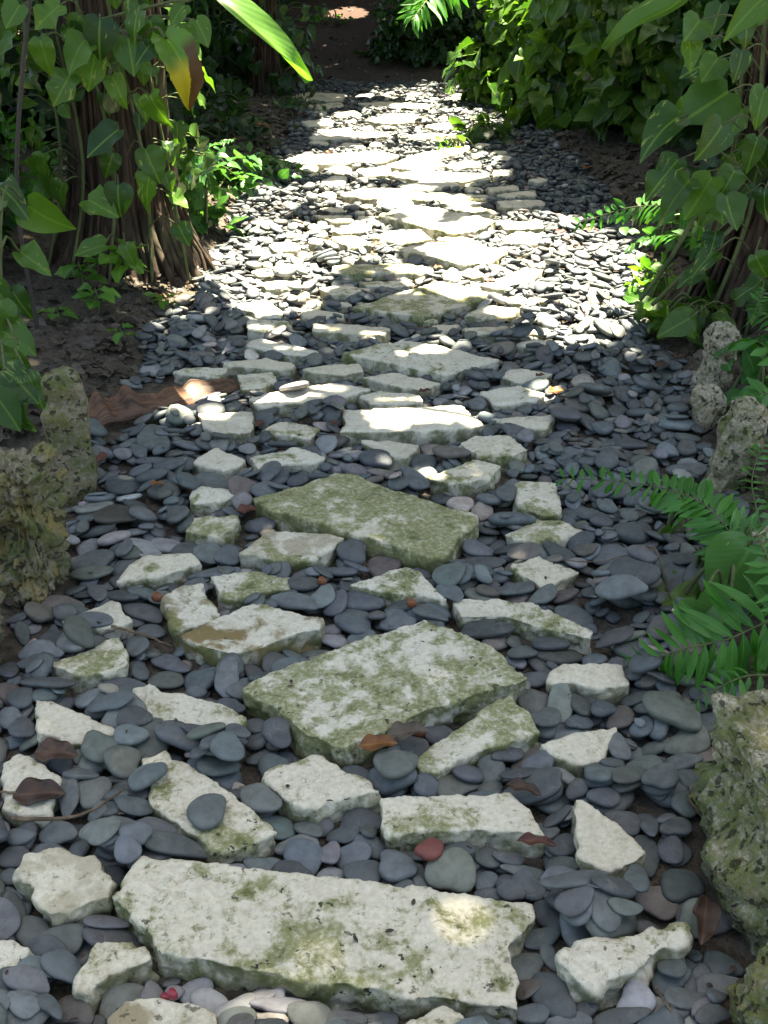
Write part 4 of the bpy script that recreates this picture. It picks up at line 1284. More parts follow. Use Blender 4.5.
def curve(pts, n=14):
    """Catmull-Rom through points"""
    P = np.asarray(pts, float)
    P = np.vstack([2 * P[0] - P[1], P, 2 * P[-1] - P[-2]])
    out = []
    m = len(P) - 3
    for i in range(m):
        for t in np.linspace(0, 1, max(2, n // m + 1), endpoint=(i == m - 1)):
            a, b, c, d = P[i:i + 4]
            out.append(0.5 * (2 * b + (c - a) * t + (2 * a - 5 * b + 4 * c - d) * t * t + (3 * b - 3 * c + d - a) * t ** 3))
    return np.array(out)


# ------------------------------------------------------------------ trees with aerial roots
TREES = []


def fig_tree(label, base, r_base, r_mid, strands, top, roots=True, seed=0, name='fig_tree'):
    r_ = np.random.default_rng(seed)
    bx, by = base
    bz = float(gz(bx, by))
    root = thing(name, label, 'tree', (bx, by, bz))
    # trunk: tapered flared surface with fluted outline
    nz, na = 40, 48
    zz = np.concatenate([np.linspace(-0.12, 1.6, 26), np.linspace(1.75, top, 14)])
    ang = np.arange(na) * 2 * math.pi / na
    V = []
    ph = r_.uniform(0, 6.28, 6)
    for z in zz:
        fl = math.exp(-max(z, 0) / 0.22)
        rad = r_mid * (1 - 0.35 * max(z - 1, 0) / top) + (r_base - r_mid) * fl
        fx = 1 + (0.10 + 0.10 * fl) * np.sin(5 * ang + ph[0] + z * .8) + 0.07 * np.sin(9 * ang + ph[1] - z * 1.1) + 0.05 * np.sin(17 * ang + ph[2] + z)
        V.append(np.stack([bx + rad * fx * np.cos(ang) + 0.04 * math.sin(z * 1.3), by + rad * fx * np.sin(ang), np.full(na, bz + z)], 1))
    V = np.concatenate(V)
    i = np.arange(nz - 1)[:, None] * na
    j = np.arange(na)[None]
    F = np.stack([i + j, i + (j + 1) % na, i + na + (j + 1) % na, i + na + j], -1).reshape(-1, 4)
    part('trunk', mesh_np('trunk', V, [F], M_BARK2), root)
    if roots:
        lines, rad = [], []
        for s in range(strands):
            a0 = r_.uniform(0, 2 * math.pi)
            pts = []
            tw = r_.uniform(-.5, .5)
            spread = r_.uniform(0.9, 1.9)
            for z in [2.2, 1.6, 1.1, .75, .45, .22, .08, -.03]:
                fl = math.exp(-max(z, 0) / 0.20)
                rr = r_mid * 1.06 + (r_base - r_mid) * fl * spread + r_.normal(0, .012)
                a = a0 + tw * (2.2 - z) * 0.25 + r_.normal(0, .03)
                pts.append((bx + rr * math.cos(a) + 0.04 * math.sin(z * 1.3), by + rr * math.sin(a), bz + z - 0.05 * fl))
            lines.append(curve(pts, 24))
            rad.append(r_.uniform(.006, .020) * np.linspace(.8, 1.2, len(lines[-1])))
        part('aerial_roots', tubes('aerial_roots', lines, rad, M_BARK, 6), root)
    # limbs
    lines, rad = [], []
    for s in range(6):
        a = s * 1.05 + r_.uniform(-.3, .3)
        L = r_.uniform(2.0, 3.2)
        h0 = top * r_.uniform(.72, .98)
        pts = [(bx, by, bz + h0), (bx + .4 * L * math.cos(a), by + .4 * L * math.sin(a), bz + h0 + .5), (bx + L * math.cos(a), by + L * math.sin(a), bz + h0 + r_.uniform(.7, 1.4))]
        lines.append(curve(pts, 12))
        rad.append(np.linspace(r_mid * .35, .02, len(lines[-1])))
    part('limbs', tubes('limbs', lines, rad, M_BARK2, 8), root)
    TREES.append((np.array([bx, by]), root))
    return root


gl = gp(128, 272)
tree_l = fig_tree('large tree trunk wrapped in hanging roots left of the path', (gl[0], gl[1]), .33, .20, 230, 4.6, seed=3)
gr_ = gp(760, 326)
tree_r = fig_tree('tree trunk wrapped in roots and vines right of the path', (gr_[0] + .02, gr_[1] + .1), .34, .20, 120, 4.6, seed=5)
gb = gp(262, 104)
tree_b = fig_tree('slim dark trunk behind the left ground cover at the far bend', (gb[0], gb[1] + .3), .20, .10, 40, 4.8, seed=8)
tree_c = fig_tree('dark trunk deep in the shrubs beyond the end of the path', (2.6, 17.2), .30, .17, 30, 4.8, seed=9)

# ------------------------------------------------------------------ light: where sunlight comes through the crowns
LIT = []   # (polygon on the ground, probability that a leaf is missing there)


def lit_px(px, prob=1.0, z=0.02):
    LIT.append((np.array([gp(x, y, z)[:2] for x, y in px]), prob))


def lit_spot(P, r, prob=1.0):
    """sun reaching a point P above the ground"""
    g = np.asarray(P) - SUN * (P[2] / SUN[2])
    a = np.arange(10) * 2 * math.pi / 10
    LIT.append((np.stack([g[0] + r * np.cos(a), g[1] + r * np.sin(a)], 1), prob))


lit_px([(478, 222), (545, 214), (585, 222), (632, 252), (640, 290), (628, 338), (590, 352), (540, 350), (520, 330), (495, 292), (470, 272), (440, 262), (428, 246)])
lit_px([(196, 268), (232, 236), (300, 224), (380, 226), (392, 243), (376, 256), (335, 262), (318, 290), (292, 316), (245, 318), (232, 300), (212, 285)])
lit_px([(285, 163), (310, 153), (400, 145), (470, 148), (492, 158), (500, 178), (450, 186), (360, 180), (300, 168)])
lit_px([(240, 205), (262, 190), (330, 186), (420, 190), (430, 198), (360, 205), (300, 212), (262, 215)], .9)
lit_px([(375, 200), (450, 200), (500, 213), (485, 236), (440, 262), (500, 290), (430, 296), (380, 262), (392, 240), (376, 222)], .8)
lit_px([(318, 138), (332, 118), (400, 107), (470, 100), (520, 98), (522, 118), (488, 136), (430, 143)])
lit_px([(345, 96), (440, 84), (528, 92), (526, 104), (420, 104)], .8)
lit_px([(372, 411), (440, 408), (470, 408), (484, 426), (440, 429), (378, 429)])
lit_px([(255, 398), (300, 388), (345, 384), (368, 389), (330, 396), (262, 405)], .55)
lit_px([(345, 345), (400, 340), (500, 357), (446, 372)], .3)
lit_px([(355, 304), (437, 282), (495, 296), (425, 314)], .35)
lit_px([(240, 340), (315, 325), (395, 328), (380, 336), (300, 352)], .35)
lit_px([(360, 440), (421, 444), (400, 500), (340, 470)], .25)
lit_px([(600, 410), (640, 440), (560, 415), (520, 390)], .2)
for q_, r_ in (((300, 897), .008), ((385, 888), .025), ((505, 925), .03), ((195, 940), .035), ((285, 965), .04), ((290, 1010), .05), ((340, 925), .015)):
    lit_spot(gp(*q_, .04), r_)
lit_px([(160, 302), (200, 312), (205, 335), (170, 330)], .35)
lit_spot(at(48, 486, 2.6), .05, .7)
lit_spot(at(192, 205, 5.4), .38)
lit_spot(at(225, 165, 6.9), .5, .9)
lit_spot(at(265, 165, 7.2), .35, .8)
lit_spot(at(250, 12, 3.9), .13)
lit_spot(at(620, 40, 4.0), .07)
lit_spot(at(610, 216, 4.85), .26)
lit_spot(at(420, 8, 9.5), .25)
lit_spot(at(345, 35, 17.0), .28, .9)
lit_spot(at(515, 98, 11.6), .25)
lit_spot(at(178, 20, 6.5), .15)

# crowns: clusters of leaves overhead; the gaps let the sun through
n_try = 64000
gx = rng.uniform(-4.6, 4.6, n_try)
gy = rng.uniform(0.1, 24, n_try)
hh = np.where(gy < 2.3, rng.uniform(8.5, 11.0, n_try), rng.uniform(4.4, 6.4, n_try))
keep = ~((gy < 4) & (np.abs(gx) > 2.6))
probs = np.zeros(n_try)
for P, pr in LIT:
    hit = np.zeros(n_try, bool)
    for ox, oy in ((0, 0), (.09, 0), (-.09, 0), (0, .09), (0, -.09)):
        hit |= in_poly(gx + ox, gy + oy, P)
    probs = np.where(hit, np.maximum(probs, pr), probs)
# thinning acts on whole twigs so that the dapples keep a leafy outline
cell = rng.random((400, 400))
CW = np.where(gy < 2.3, .085, .16)
tw = cell[((gx + 10) / CW).astype(int) % 400, ((gy + 10) / CW).astype(int) % 400]
keep &= ~(tw < probs)
gx, gy, hh = gx[keep], gy[keep], hh[keep]
cp = np.stack([gx, gy, np.zeros_like(gx)], 1) + SUN[None] * (hh / SUN[2])[:, None]
# fill chance gaps so that the near path lies in even shade
CS = .05
gnx, gny = int(9.2 / CS), int(24 / CS)
for rnd_ in range(3):
    cov = np.zeros((gny, gnx), bool)
    for ox in np.arange(-.025, .0251, .025):
        for oy in np.arange(-.025, .0251, .025):
            if ox * ox + oy * oy <= .0008:
                cov[np.clip(((gy + oy) / CS).astype(int), 0, gny - 1), np.clip(((gx + ox + 4.6) / CS).astype(int), 0, gnx - 1)] = True
    jj, ii = np.where(~cov)
    ux, uy = (ii + rng.random(len(ii))) * CS - 4.6, (jj + rng.random(len(jj))) * CS
    ok = (rng.random(len(ux)) < np.where(uy < 4.4, 1.0, .55)) & ~((uy < 4) & (np.abs(ux) > 2.6))
    for P, pr in LIT:
        for ox, oy in ((0, 0), (.09, 0), (-.09, 0), (0, .09), (0, -.09)):
            ok &= ~in_poly(ux + ox, uy + oy, P)
    gx, gy = np.concatenate([gx, ux[ok]]), np.concatenate([gy, uy[ok]])
    hh = np.concatenate([hh, np.where(uy[ok] < 2.3, 8.8 + 2 * rng.random(ok.sum()), 4.6 + 1.7 * rng.random(ok.sum()))])
cp = np.stack([gx, gy, np.zeros_like(gx)], 1) + SUN[None] * (hh / SUN[2])[:, None]
own = np.argmin(np.stack([np.linalg.norm(cp[:, :2] - t[0], axis=1) for t in TREES]), axis=0)
for ti, (_, rt) in enumerate(TREES):
    k = own == ti
    n = k.sum()
    dv = rng.standard_normal((n, 3)) * [1, 1, .35]
    nv = rng.standard_normal((n, 3)) * .45 + SUN
    sz = rng.uniform(.15, .24, n)
    part('crown', leaves('crown', 'simple', cp[k] - unit(dv) * sz[:, None] * .5, dv, nv, sz, M_CANOPY), rt)
print('crowns', time.time() - T0)


# ------------------------------------------------------------------ vegetation
def plant(name, label, cat, base, group=None):
    return thing(name, label, cat, tuple(float(q) for q in base), group)


def hero(lst, nrm_bias=(0, -.75, .65), jit=.25):
    """measured leaves: base px, tip px, depth, width factor -> pos, dir, normal, size, wid"""
    pos, dv, nv, sz, wd = [], [], [], [], []
    for x0, y0, x1, y1, Y, w in lst:
        b = at(x0, y0, Y)
        t = at(x1, y1, Y - rng.uniform(.02, .08))
        pos.append(b)
        dv.append(t - b)
        nv.append(np.array(nrm_bias) + rng.normal(0, jit, 3))
        sz.append(np.linalg.norm(t - b) * .92)
        wd.append(w * rng.uniform(.8, 1.05))
    return np.array(pos), np.array(dv), np.array(nv), np.array(sz), np.array(wd)


def around_trunk(base, r, n, zlo, zhi, size, face=-1.2, seed=0, bulge=.22, spread=1.4):
    r_ = np.random.default_rng(seed)
    a = face * math.pi / 2 * 0 + (-math.pi / 2) + r_.uniform(-spread, spread, n)
    z = r_.uniform(zlo, zhi, n)
    rr = r + r_.uniform(.02, bulge, n)
    pos = np.stack([base[0] + rr * np.cos(a), base[1] + rr * np.sin(a), z], 1)
    out = np.stack([np.cos(a), np.sin(a), 0 * a], 1)
    dv = out * .35 + np.array([0, 0, -.8]) + r_.normal(0, .38, (n, 3))
    nv = out + np.array([0, -.2, .5]) + r_.normal(0, .3, (n, 3))
    return pos, dv, nv, r_.uniform(*size, n)


def blade(name, P, width, mat, nrm, seed=0, ragged=0.0, cols=7):
    """one long arching leaf along the points P"""
    L = curve(P, 30)
    t = unit(np.gradient(L, axis=0))
    V, U = [], []
    for i in range(len(L)):
        u = i / (len(L) - 1)
        prof = max(0.0, math.sin(math.pi * min(1, .10 + .90 * u)) ** .75) * (1 - .25 * u)
        x = unit(np.cross(t[i], np.array(nrm, float)))
        z = np.cross(x, t[i])
        for j in range(cols):
            w = (j / (cols - 1) - .5) * 2
            e = 1 + (ragged * (mnoise.noise(Vector((u * 5 + seed, w, 1))) + .5 * mnoise.noise(Vector((u * 17 + seed, w, 3)))) if abs(w) > .9 else 0)
            V.append(L[i] + x * w * e * prof * width / 2 + z * (abs(w) ** 1.5 * .22 + .06 * mnoise.noise(Vector((u * 4 + seed, w * 1.5, 2)))) * width)
            U.append((w / 2 + .5, u))
    n_ = len(L)
    idx = np.arange(n_ * cols).reshape(n_, cols)
    q = np.stack([idx[:-1, :-1], idx[:-1, 1:], idx[1:, 1:], idx[1:, :-1]], -1).reshape(-1, 4)
    return mesh_np(name, np.array(V), [q], mat, True, np.array(U), np.full(len(V), .75))


def petioles(pos, dv, base, n=400, rad=.0035):
    lines = []
    for p, d in zip(pos[:n], dv[:n]):
        d = d / np.linalg.norm(d)
        e = p - d * .02 + np.array([(base[0] - p[0]) * .5, (base[1] - p[1]) * .5, -.10])
        lines.append(curve([e, (e + p) / 2 + [0, 0, .05], p], 6))
    return lines


# --- vine on the left tree
bl = np.array([gl[0], gl[1]])
p1 = hero([(118, 130, 82, 158, 4.75, 1), (112, 76, 126, 104, 4.7, 1), (128, 38, 136, 78, 4.65, 1), (118, 185, 116, 217, 4.7, 1.25), (88, 200, 116, 214, 4.7, 1), (60, 5, 30, 30, 4.5, 1.1), (85, 40, 60, 70, 4.6, 1.1),
           (100, 20, 95, 60, 4.6, 1.1), (150, 20, 160, 60, 4.7, 1), (40, 40, 52, 78, 4.5, 1), (145, 150, 160, 185, 4.7, 1.1), (95, 55, 88, 95, 4.65, 1.1), (70, 75, 52, 108, 4.6, 1), (150, 95, 165, 130, 4.8, 1),
           (105, 245, 70, 255, 4.7, .9), (150, 175, 140, 210, 4.75, 1), (125, 245, 133, 268, 4.7, .9), (20, 5, 5, 30, 4.3, 1.2), (178, 225, 190, 250, 4.9, 1), (140, 5, 125, 40, 4.6, 1.2)])
p2 = around_trunk(bl, .28, 150, .42, 1.9, (.065, .135), seed=11, spread=2.0)
root = plant('climbing_vine', 'variegated heart-leaved vine climbing the root-wrapped left trunk', 'vine', (gl[0], gl[1] - .3, gz(gl[0], gl[1] - .3)))
pos = np.vstack([p1[0], p2[0]])
dv = np.vstack([p1[1], p2[1]])
part('foliage', leaves('foliage', 'heart', pos, dv, np.vstack([p1[2], p2[2]]), np.concatenate([p1[3], p2[3]]), M_POTHOS, np.concatenate([p1[4], np.ones(len(p2[0]))])), root)
ln = petioles(pos, dv, bl)
for s in range(5):
    a = -math.pi / 2 + (s - 2) * .5
    ln.append(curve([(bl[0] + .42 * math.cos(a), bl[1] + .42 * math.sin(a), .02), (bl[0] + .29 * math.cos(a + .2), bl[1] + .29 * math.sin(a + .2), .6), (bl[0] + .27 * math.cos(a - .1), bl[1] + .27 * math.sin(a - .1), 1.3), (bl[0] + .24 * math.cos(a), bl[1] + .24 * math.sin(a), 2.2)], 18))
part('stems', tubes('stems', ln, [.0035] * (len(ln) - 5) + [.009] * 5, M_STEM, 5), root)

p2 = around_trunk(np.array([gb[0], gb[1] + .3]), .14, 150, .15, 2.0, (.10, .18), seed=21, spread=2.4, bulge=.45)
root = plant('climbing_vine', 'dark vine smothering the slim trunk at the far bend', 'vine', (gb[0], gb[1], gz(gb[0], gb[1])))
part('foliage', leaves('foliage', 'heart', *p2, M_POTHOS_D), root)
ln = petioles(p2[0], p2[1], np.array([gb[0], gb[1] + .3]))
part('stems', tubes('stems', ln, [.004] * len(ln), M_STEM, 5), root)

# --- big-leaf plant overhanging from the upper left, with the yellowing leaf and the sunlit leaf
root = plant('philodendron', 'big-leaved climber reaching over the path from the left trunk', 'plant', (gl[0] + .1, gl[1] - .35, .9))
ly = hero([(166, 38, 190, 104, 4.45, .95)], (.3, -.85, .35), .02)
o = part('leaf', blade('leaf', [at(163, 36, 4.5), at(176, 52, 4.42), at(186, 78, 4.42), at(188, 106, 4.46)], .165, M_YELLOW, (.25, -.85, .4), 3, .22), root)
o['label'] = 'hanging leaf turning yellow and brown'
lb = hero([(190, -20, 322, 52, 3.9, .45)], (.45, -.35, .8), .02)
o = part('leaf', blade('leaf', [at(196, -22, 4.0), at(225, 2, 3.92), at(262, 34, 3.9), at(290, 62, 3.92), at(305, 84, 3.97)], .135, M_BRIGHT, (.35, -.5, .8), 9, .05), root)
o['label'] = 'long sunlit leaf with white glare'
lo_ = hero([(178, 30, 200, 60, 4.6, 1), (150, 45, 135, 62, 4.5, .9), (185, 5, 165, 25, 4.5, 1.1), (196, 20, 212, 48, 4.7, 1)])
for i in range(len(lo_[0])):
    part('leaf', leaves('leaf', 'heart', lo_[0][i:i + 1], lo_[1][i:i + 1], lo_[2][i:i + 1], lo_[3][i:i + 1], M_POTHOS, lo_[4][i:i + 1]), root)
sp_ = [curve([(gl[0] + .05, gl[1] - .28, .95), at(150, 30, 4.6), at(166, 38, 4.46)], 10), curve([(gl[0] + .05, gl[1] - .28, 1.2), at(170, 2, 4.3), at(190, 0, 4.1), at(212, -14, 3.9)], 12)]
for i in range(len(lo_[0])):
    sp_.append(curve([(gl[0] + .05, gl[1] - .28, 1.0), (lo_[0][i] + [gl[0], gl[1] - .2, 1.2]) / 2, lo_[0][i]], 8))
part('stems', tubes('stems', sp_, [.006] * len(sp_), M_STEM, 6), root)

# --- near left leafy plant at the frame edge
root = plant('arrow_leaf_plant', 'dark arrow-leaved plant growing behind the left border rocks', 'plant', (-1.35, 3.6, gz(-1.35, 3.6)))
p1 = hero([(28, 205, 68, 240, 3.9, 1.1), (20, 252, 50, 272, 3.85, 1), (5, 200, -20, 230, 3.8, 1.1), (-5, 185, 30, 200, 3.9, .9), (12, 290, 30, 322, 3.8, 1), (0, 330, 38, 352, 3.5, 1), (5, 370, 42, 400, 3.3, 1), (-5, 395, 25, 432, 3.2, 1.1), (18, 345, 12, 385, 3.4, 1), (28, 375, 48, 412, 3.3, .9), (-10, 280, 12, 310, 3.6, 1), (10, 420, 40, 428, 3.25, .9), (0, 300, -12, 345, 3.5, 1.1), (25, 400, 20, 436, 3.25, 1)])
part('foliage', leaves('foliage', 'heart', p1[0], p1[1], p1[2], p1[3], M_POTHOS, p1[4]), root)
ln = [curve([(-1.35 + rng.normal(0, .06), 3.6 + rng.normal(0, .08), gz(-1.35, 3.6) - .02), (p + [-1.35, 3.6, p[2] + .1]) / 2, p], 9) for p in p1[0]]
part('stems', tubes('stems', ln, [.005] * len(ln), M_STEM, 5), root)


def leafy(name, label, cat, base, n, ext, size, mat, kind='oval', group=None, up=.3, wid=1.0, seed=0, stems=18, shell=.55, droop=.5):
    """a mound of leaves: ext = half extents x, y and height"""
    r_ = np.random.default_rng(seed + 500)
    bx, by = base
    bz = float(gz(bx, by))
    root = plant(name, label, cat, (bx, by, bz), group)
    d = unit(r_.standard_normal((n, 3)))
    d[:, 2] = np.abs(d[:, 2])
    rr = r_.uniform(shell, 1.0, n) ** .6
    lump = 1 + .22 * np.sin(d[:, 0] * 5 + seed) * np.cos(d[:, 1] * 4 - seed) + .16 * np.sin(d[:, 2] * 9 + seed * 2)
    pos = np.array([bx, by, bz]) + d * np.array([ext[0], ext[1], ext[2]]) * (rr * lump)[:, None]
    pos[:, 2] = np.maximum(pos[:, 2], gz(pos[:, 0], pos[:, 1]) + .02)
    out = d * [1, 1, .6]
    dv = out * .8 + np.array([0, 0, -droop]) + r_.normal(0, .5, (n, 3))
    nv = out + np.array([0, 0, .45 + up]) + r_.normal(0, .35, (n, 3))
    part('foliage', leaves('foliage', kind, pos, dv, nv, r_.uniform(size[0], size[1], n), mat, wid), root)
    if stems:
        ln = []
        for i in r_.integers(0, n, stems):
            p = pos[i]
            f = np.array([bx + r_.normal(0, .08), by + r_.normal(0, .08), bz - .03])
            ln.append(curve([f, f * .4 + p * .6 + [0, 0, .12], p], 9))
        part('stems', tubes('stems', ln, [np.linspace(.009, .003, len(l)) for l in ln], M_STEM, 5), root)
    return root


# --- bank of vines right of the middle distance
bank = [((1.45, 11.9), (.55, .6, 1.15), 'sunlit-edged vine mound closest to the far end of the path'), ((1.75, 10.6), (.6, .65, 1.5), 'tall heart-leaved vine mound in the middle of the leafy bank'), ((2.35, 9.5), (.7, .7, 1.7), 'dark glossy vine mound behind the right shady pebbles'),
        ((3.1, 8.6), (.8, .8, 1.8), 'vine mound behind the right tree trunk'), ((2.6, 12.0), (1.0, .9, 2.0), 'tall vine thicket at the back of the leafy bank'), ((4.0, 10.5), (1.1, 1.1, 2.1), 'vine thicket deep behind the right trunk')]
for i, (b, e, l_) in enumerate(bank):
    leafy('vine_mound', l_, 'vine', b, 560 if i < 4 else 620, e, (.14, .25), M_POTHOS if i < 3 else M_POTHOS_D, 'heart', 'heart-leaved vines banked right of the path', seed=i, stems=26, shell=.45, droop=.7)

# --- dark shrubs around the end of the path
far = [((.55, 14.9), (.75, .6, .8), 'dark low shrub at the very end of the path'), ((1.9, 15.4), (.9, .8, 1.4), 'dark shrub between the path end and the vine bank'), ((1.3, 18.5), (1.4, 1.0, 2.0), 'dark bush behind the end of the path'), ((-.2, 20.5), (1.1, 1.0, 1.5), 'bush up the slope beyond the reddish soil'),
       ((-2.3, 18.0), (1.2, 1.0, 2.0), 'dark bush left of the reddish slope'), ((-1.9, 13.8), (.7, .7, 1.6), 'leafy shrub around the slim far trunk'), ((-2.6, 12.0), (.9, .9, 1.8), 'dark shrub left of the slim far trunk'), ((-3.3, 10.0), (1.0, 1.0, 1.9), 'dark shrub behind the left ground cover'),
       ((-2.3, 8.9), (.65, .6, .8), 'low shrub behind the root-wrapped left trunk'), ((-3.6, 7.6), (1.0, 1.0, 1.8), 'tall shrub far left behind the root-wrapped trunk'), ((-2.9, 6.2), (.8, .8, 1.5), 'dark shrub left of the root-wrapped trunk'), ((-2.4, 4.9), (.6, .6, 1.2), 'shrub beside the thin dark rod'),
       ((3.1, 6.6), (.9, .9, 1.7), 'shrub behind the right root-wrapped trunk'), ((2.9, 4.8), (.7, .8, 1.5), 'shrub at the right frame edge behind the border rocks'), ((4.4, 13.8), (1.4, 1.2, 2.2), 'big bush behind the vine bank'), ((-4.4, 13.5), (1.3, 1.2, 2.2), 'big bush far behind the left trunk'), ((.9, 22.5), (2.0, 1.2, 2.6), 'large bush closing the view at the top of the slope'), ((-2.6, 22.5), (1.8, 1.2, 2.4), 'wide bush at the top left of the slope'), ((3.6, 20), (1.8, 1.4, 2.6), 'wide bush at the top right of the slope')]
for i, (b, e, l_) in enumerate(far):
    big = e[0] > .95
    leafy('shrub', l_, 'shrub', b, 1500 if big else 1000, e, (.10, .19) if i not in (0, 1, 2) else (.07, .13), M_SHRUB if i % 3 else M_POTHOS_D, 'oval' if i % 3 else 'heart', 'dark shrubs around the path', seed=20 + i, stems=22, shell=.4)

# --- ground cover on the left in the sun and in the shade
gc = [((196, 236), (.20, .25, .36), 60, (.09, .15), M_COVER, 'sunlit pale-veined plant by the left trunk roots'), ((208, 198), (.35, .45, .28), 120, (.08, .13), M_COVER, 'bright ground-cover patch right of the left trunk'), ((245, 182), (.40, .40, .16), 110, (.07, .11), M_COVER, 'glossy ground-cover patch at the path edge'),
      ((228, 150), (.5, .6, .2), 130, (.08, .12), M_SHRUB, 'shaded ground-cover patch behind the glossy one'), ((200, 132), (.6, .7, .35), 160, (.08, .13), M_SHRUB, 'dark ground-cover patch under the yellow leaf'), ((300, 112), (.3, .3, .12), 40, (.06, .1), M_COVER, 'small weed clump by the far bend'),
      ((455, 152), (.2, .25, .1), 22, (.07, .11), M_BRIGHT, 'small leafy sprig at the foot of the leafy bank'), ((490, 142), (.3, .3, .25), 50, (.1, .15), M_POTHOS, 'sprawling vine tip at the path side of the bank'), ((327, 52), (.35, .3, .25), 40, (.07, .11), M_BRIGHT, 'light green weed on the reddish slope')]
for i, (px, e, n, sz, mt, l_) in enumerate(gc):
    g = gp(*px) if px[1] > 90 else at(px[0], px[1], 16.5)
    leafy('ground_cover', l_, 'plant', (g[0], g[1]), n, e, sz, mt, 'oval', None, up=.5, seed=60 + i, stems=8, shell=.2, droop=.15)

# --- seedlings on the left soil
for i, (px, h, n, l_) in enumerate([((127, 306), .22, 12, 'pale-leaved seedling in front of the left trunk roots'), ((85, 312), .16, 9, 'small seedling between trunk roots and rod'), ((165, 312), .08, 5, 'tiny sprout at the path edge by the roots'), ((100, 330), .12, 10, 'spindly sprout on the bare left soil'), ((60, 338), .06, 5, 'tiny sprout near the flat upright rock'), ((122, 350), .05, 4, 'tiny two-leaf sprout by the pebbles')]):
    g = gp(*px)
    z = float(gz(g[0], g[1]))
    root = plant('seedling', l_, 'seedling', (g[0], g[1], z))
    a = np.arange(n) * 2.4
    pos = np.stack([g[0] + .02 * np.cos(a), g[1] + .02 * np.sin(a), z + h * (.5 + .5 * np.arange(n) / n)], 1)
    dv = np.stack([np.cos(a), np.sin(a), .1 + 0 * a], 1)
    part('foliage', leaves('foliage', 'oval', pos, dv, np.array([[0, 0, 1.0]] * n) + dv * .2, np.full(n, .05 + h * .28), M_BRIGHT), root)
    part('stem', tubes('stem', [curve([(g[0], g[1], z - .02), (g[0] + .01, g[1], z + h * .5), (g[0], g[1], z + h)], 6)], [.003], M_STEM, 5), root)

# --- vine on the right tree
br = np.array([gr_[0] + .02, gr_[1] + .1])
p1 = hero([(678, 118, 632, 145, 3.95, 1.05), (728, 92, 678, 126, 4.0, 1.1), (722, 125, 698, 166, 3.9, 1.2), (718, 58, 698, 86, 4.0, 1.2), (678, 160, 642, 202, 3.9, .8), (690, 180, 652, 218, 4.0, .9), (712, 178, 682, 226, 4.0, .9), (726, 196, 734, 236, 3.9, 1.15),
           (758, 138, 745, 174, 3.9, 1), (768, -6, 724, 30, 3.7, .8), (690, 42, 690, 70, 4.1, 1), (742, 52, 736, 86, 3.9, 1.1), (716, 252, 686, 272, 3.9, .9), (716, 232, 712, 252, 3.9, 1.2), (735, 300, 752, 285, 3.8, 1), (690, 318, 660, 336, 3.9, 1), (676, 316, 700, 340, 3.95, 1.1),
           (760, 300, 748, 322, 3.8, 1), (745, 15, 752, 48, 3.9, 1), (700, 20, 680, 45, 4.1, 1.2), (765, 90, 752, 125, 3.8, 1.1), (735, 170, 720, 200, 4, 1), (765, 190, 760, 225, 3.8, 1), (700, 100, 672, 118, 4.1, 1), (755, 255, 768, 282, 3.8, 1), (700, 270, 676, 285, 4.0, .9)], (-.2, -.75, .6))
p2 = around_trunk(br, .24, 105, .5, 1.9, (.065, .14), seed=12, spread=1.7, bulge=.2)
p3 = around_trunk(br + [-.0, -.1], .30, 14, .08, .5, (.10, .16), seed=14, spread=1.7, bulge=.35)
lr = hero([(694, -8, 609, 50, 3.75, .6)], (-.3, -.4, .85), .02)
root = plant('climbing_vine', 'broad heart-leaved vine climbing the right trunk and leaning over the path', 'vine', (br[0], br[1] - .3, gz(br[0], br[1] - .3)))
pos, dv = np.vstack([p1[0], p2[0], p3[0]]), np.vstack([p1[1], p2[1], p3[1]])
part('foliage', leaves('foliage', 'heart', pos, dv, np.vstack([p1[2], p2[2], p3[2]]), np.concatenate([p1[3], p2[3], p3[3]]), M_POTHOS, np.concatenate([p1[4], np.ones(len(p2[0]) + len(p3[0]))])), root)
o = part('leaf', blade('leaf', [at(705, -22, 3.75), at(672, 6, 3.72), at(635, 26, 3.72), at(607, 52, 3.76)], .12, M_POTHOS, (-.3, -.5, .8), 5, .05), root)
o['label'] = 'long leaf with sunlit white tip'
ln = petioles(pos, dv, br)
for s in range(5):
    a = -math.pi / 2 + (s - 3) * .45
    ln.append(curve([(br[0] + .40 * math.cos(a), br[1] + .40 * math.sin(a), .02), (br[0] + .27 * math.cos(a + .2), br[1] + .27 * math.sin(a + .2), .6), (br[0] + .26 * math.cos(a - .1), br[1] + .26 * math.sin(a - .1), 1.3), (br[0] + .24 * math.cos(a), br[1] + .24 * math.sin(a), 2.2)], 18))
ln.append(curve([at(640, 300, 4.2), at(668, 262, 4.15), at(690, 225, 4.2), at(700, 205, 4.25)], 12))
ln.append(curve([at(652, 305, 4.15), at(690, 268, 4.1), at(735, 225, 4.2)], 12))
part('stems', tubes('stems', ln, [.0035] * (len(ln) - 7) + [.009] * 7, M_STEM, 5), root)

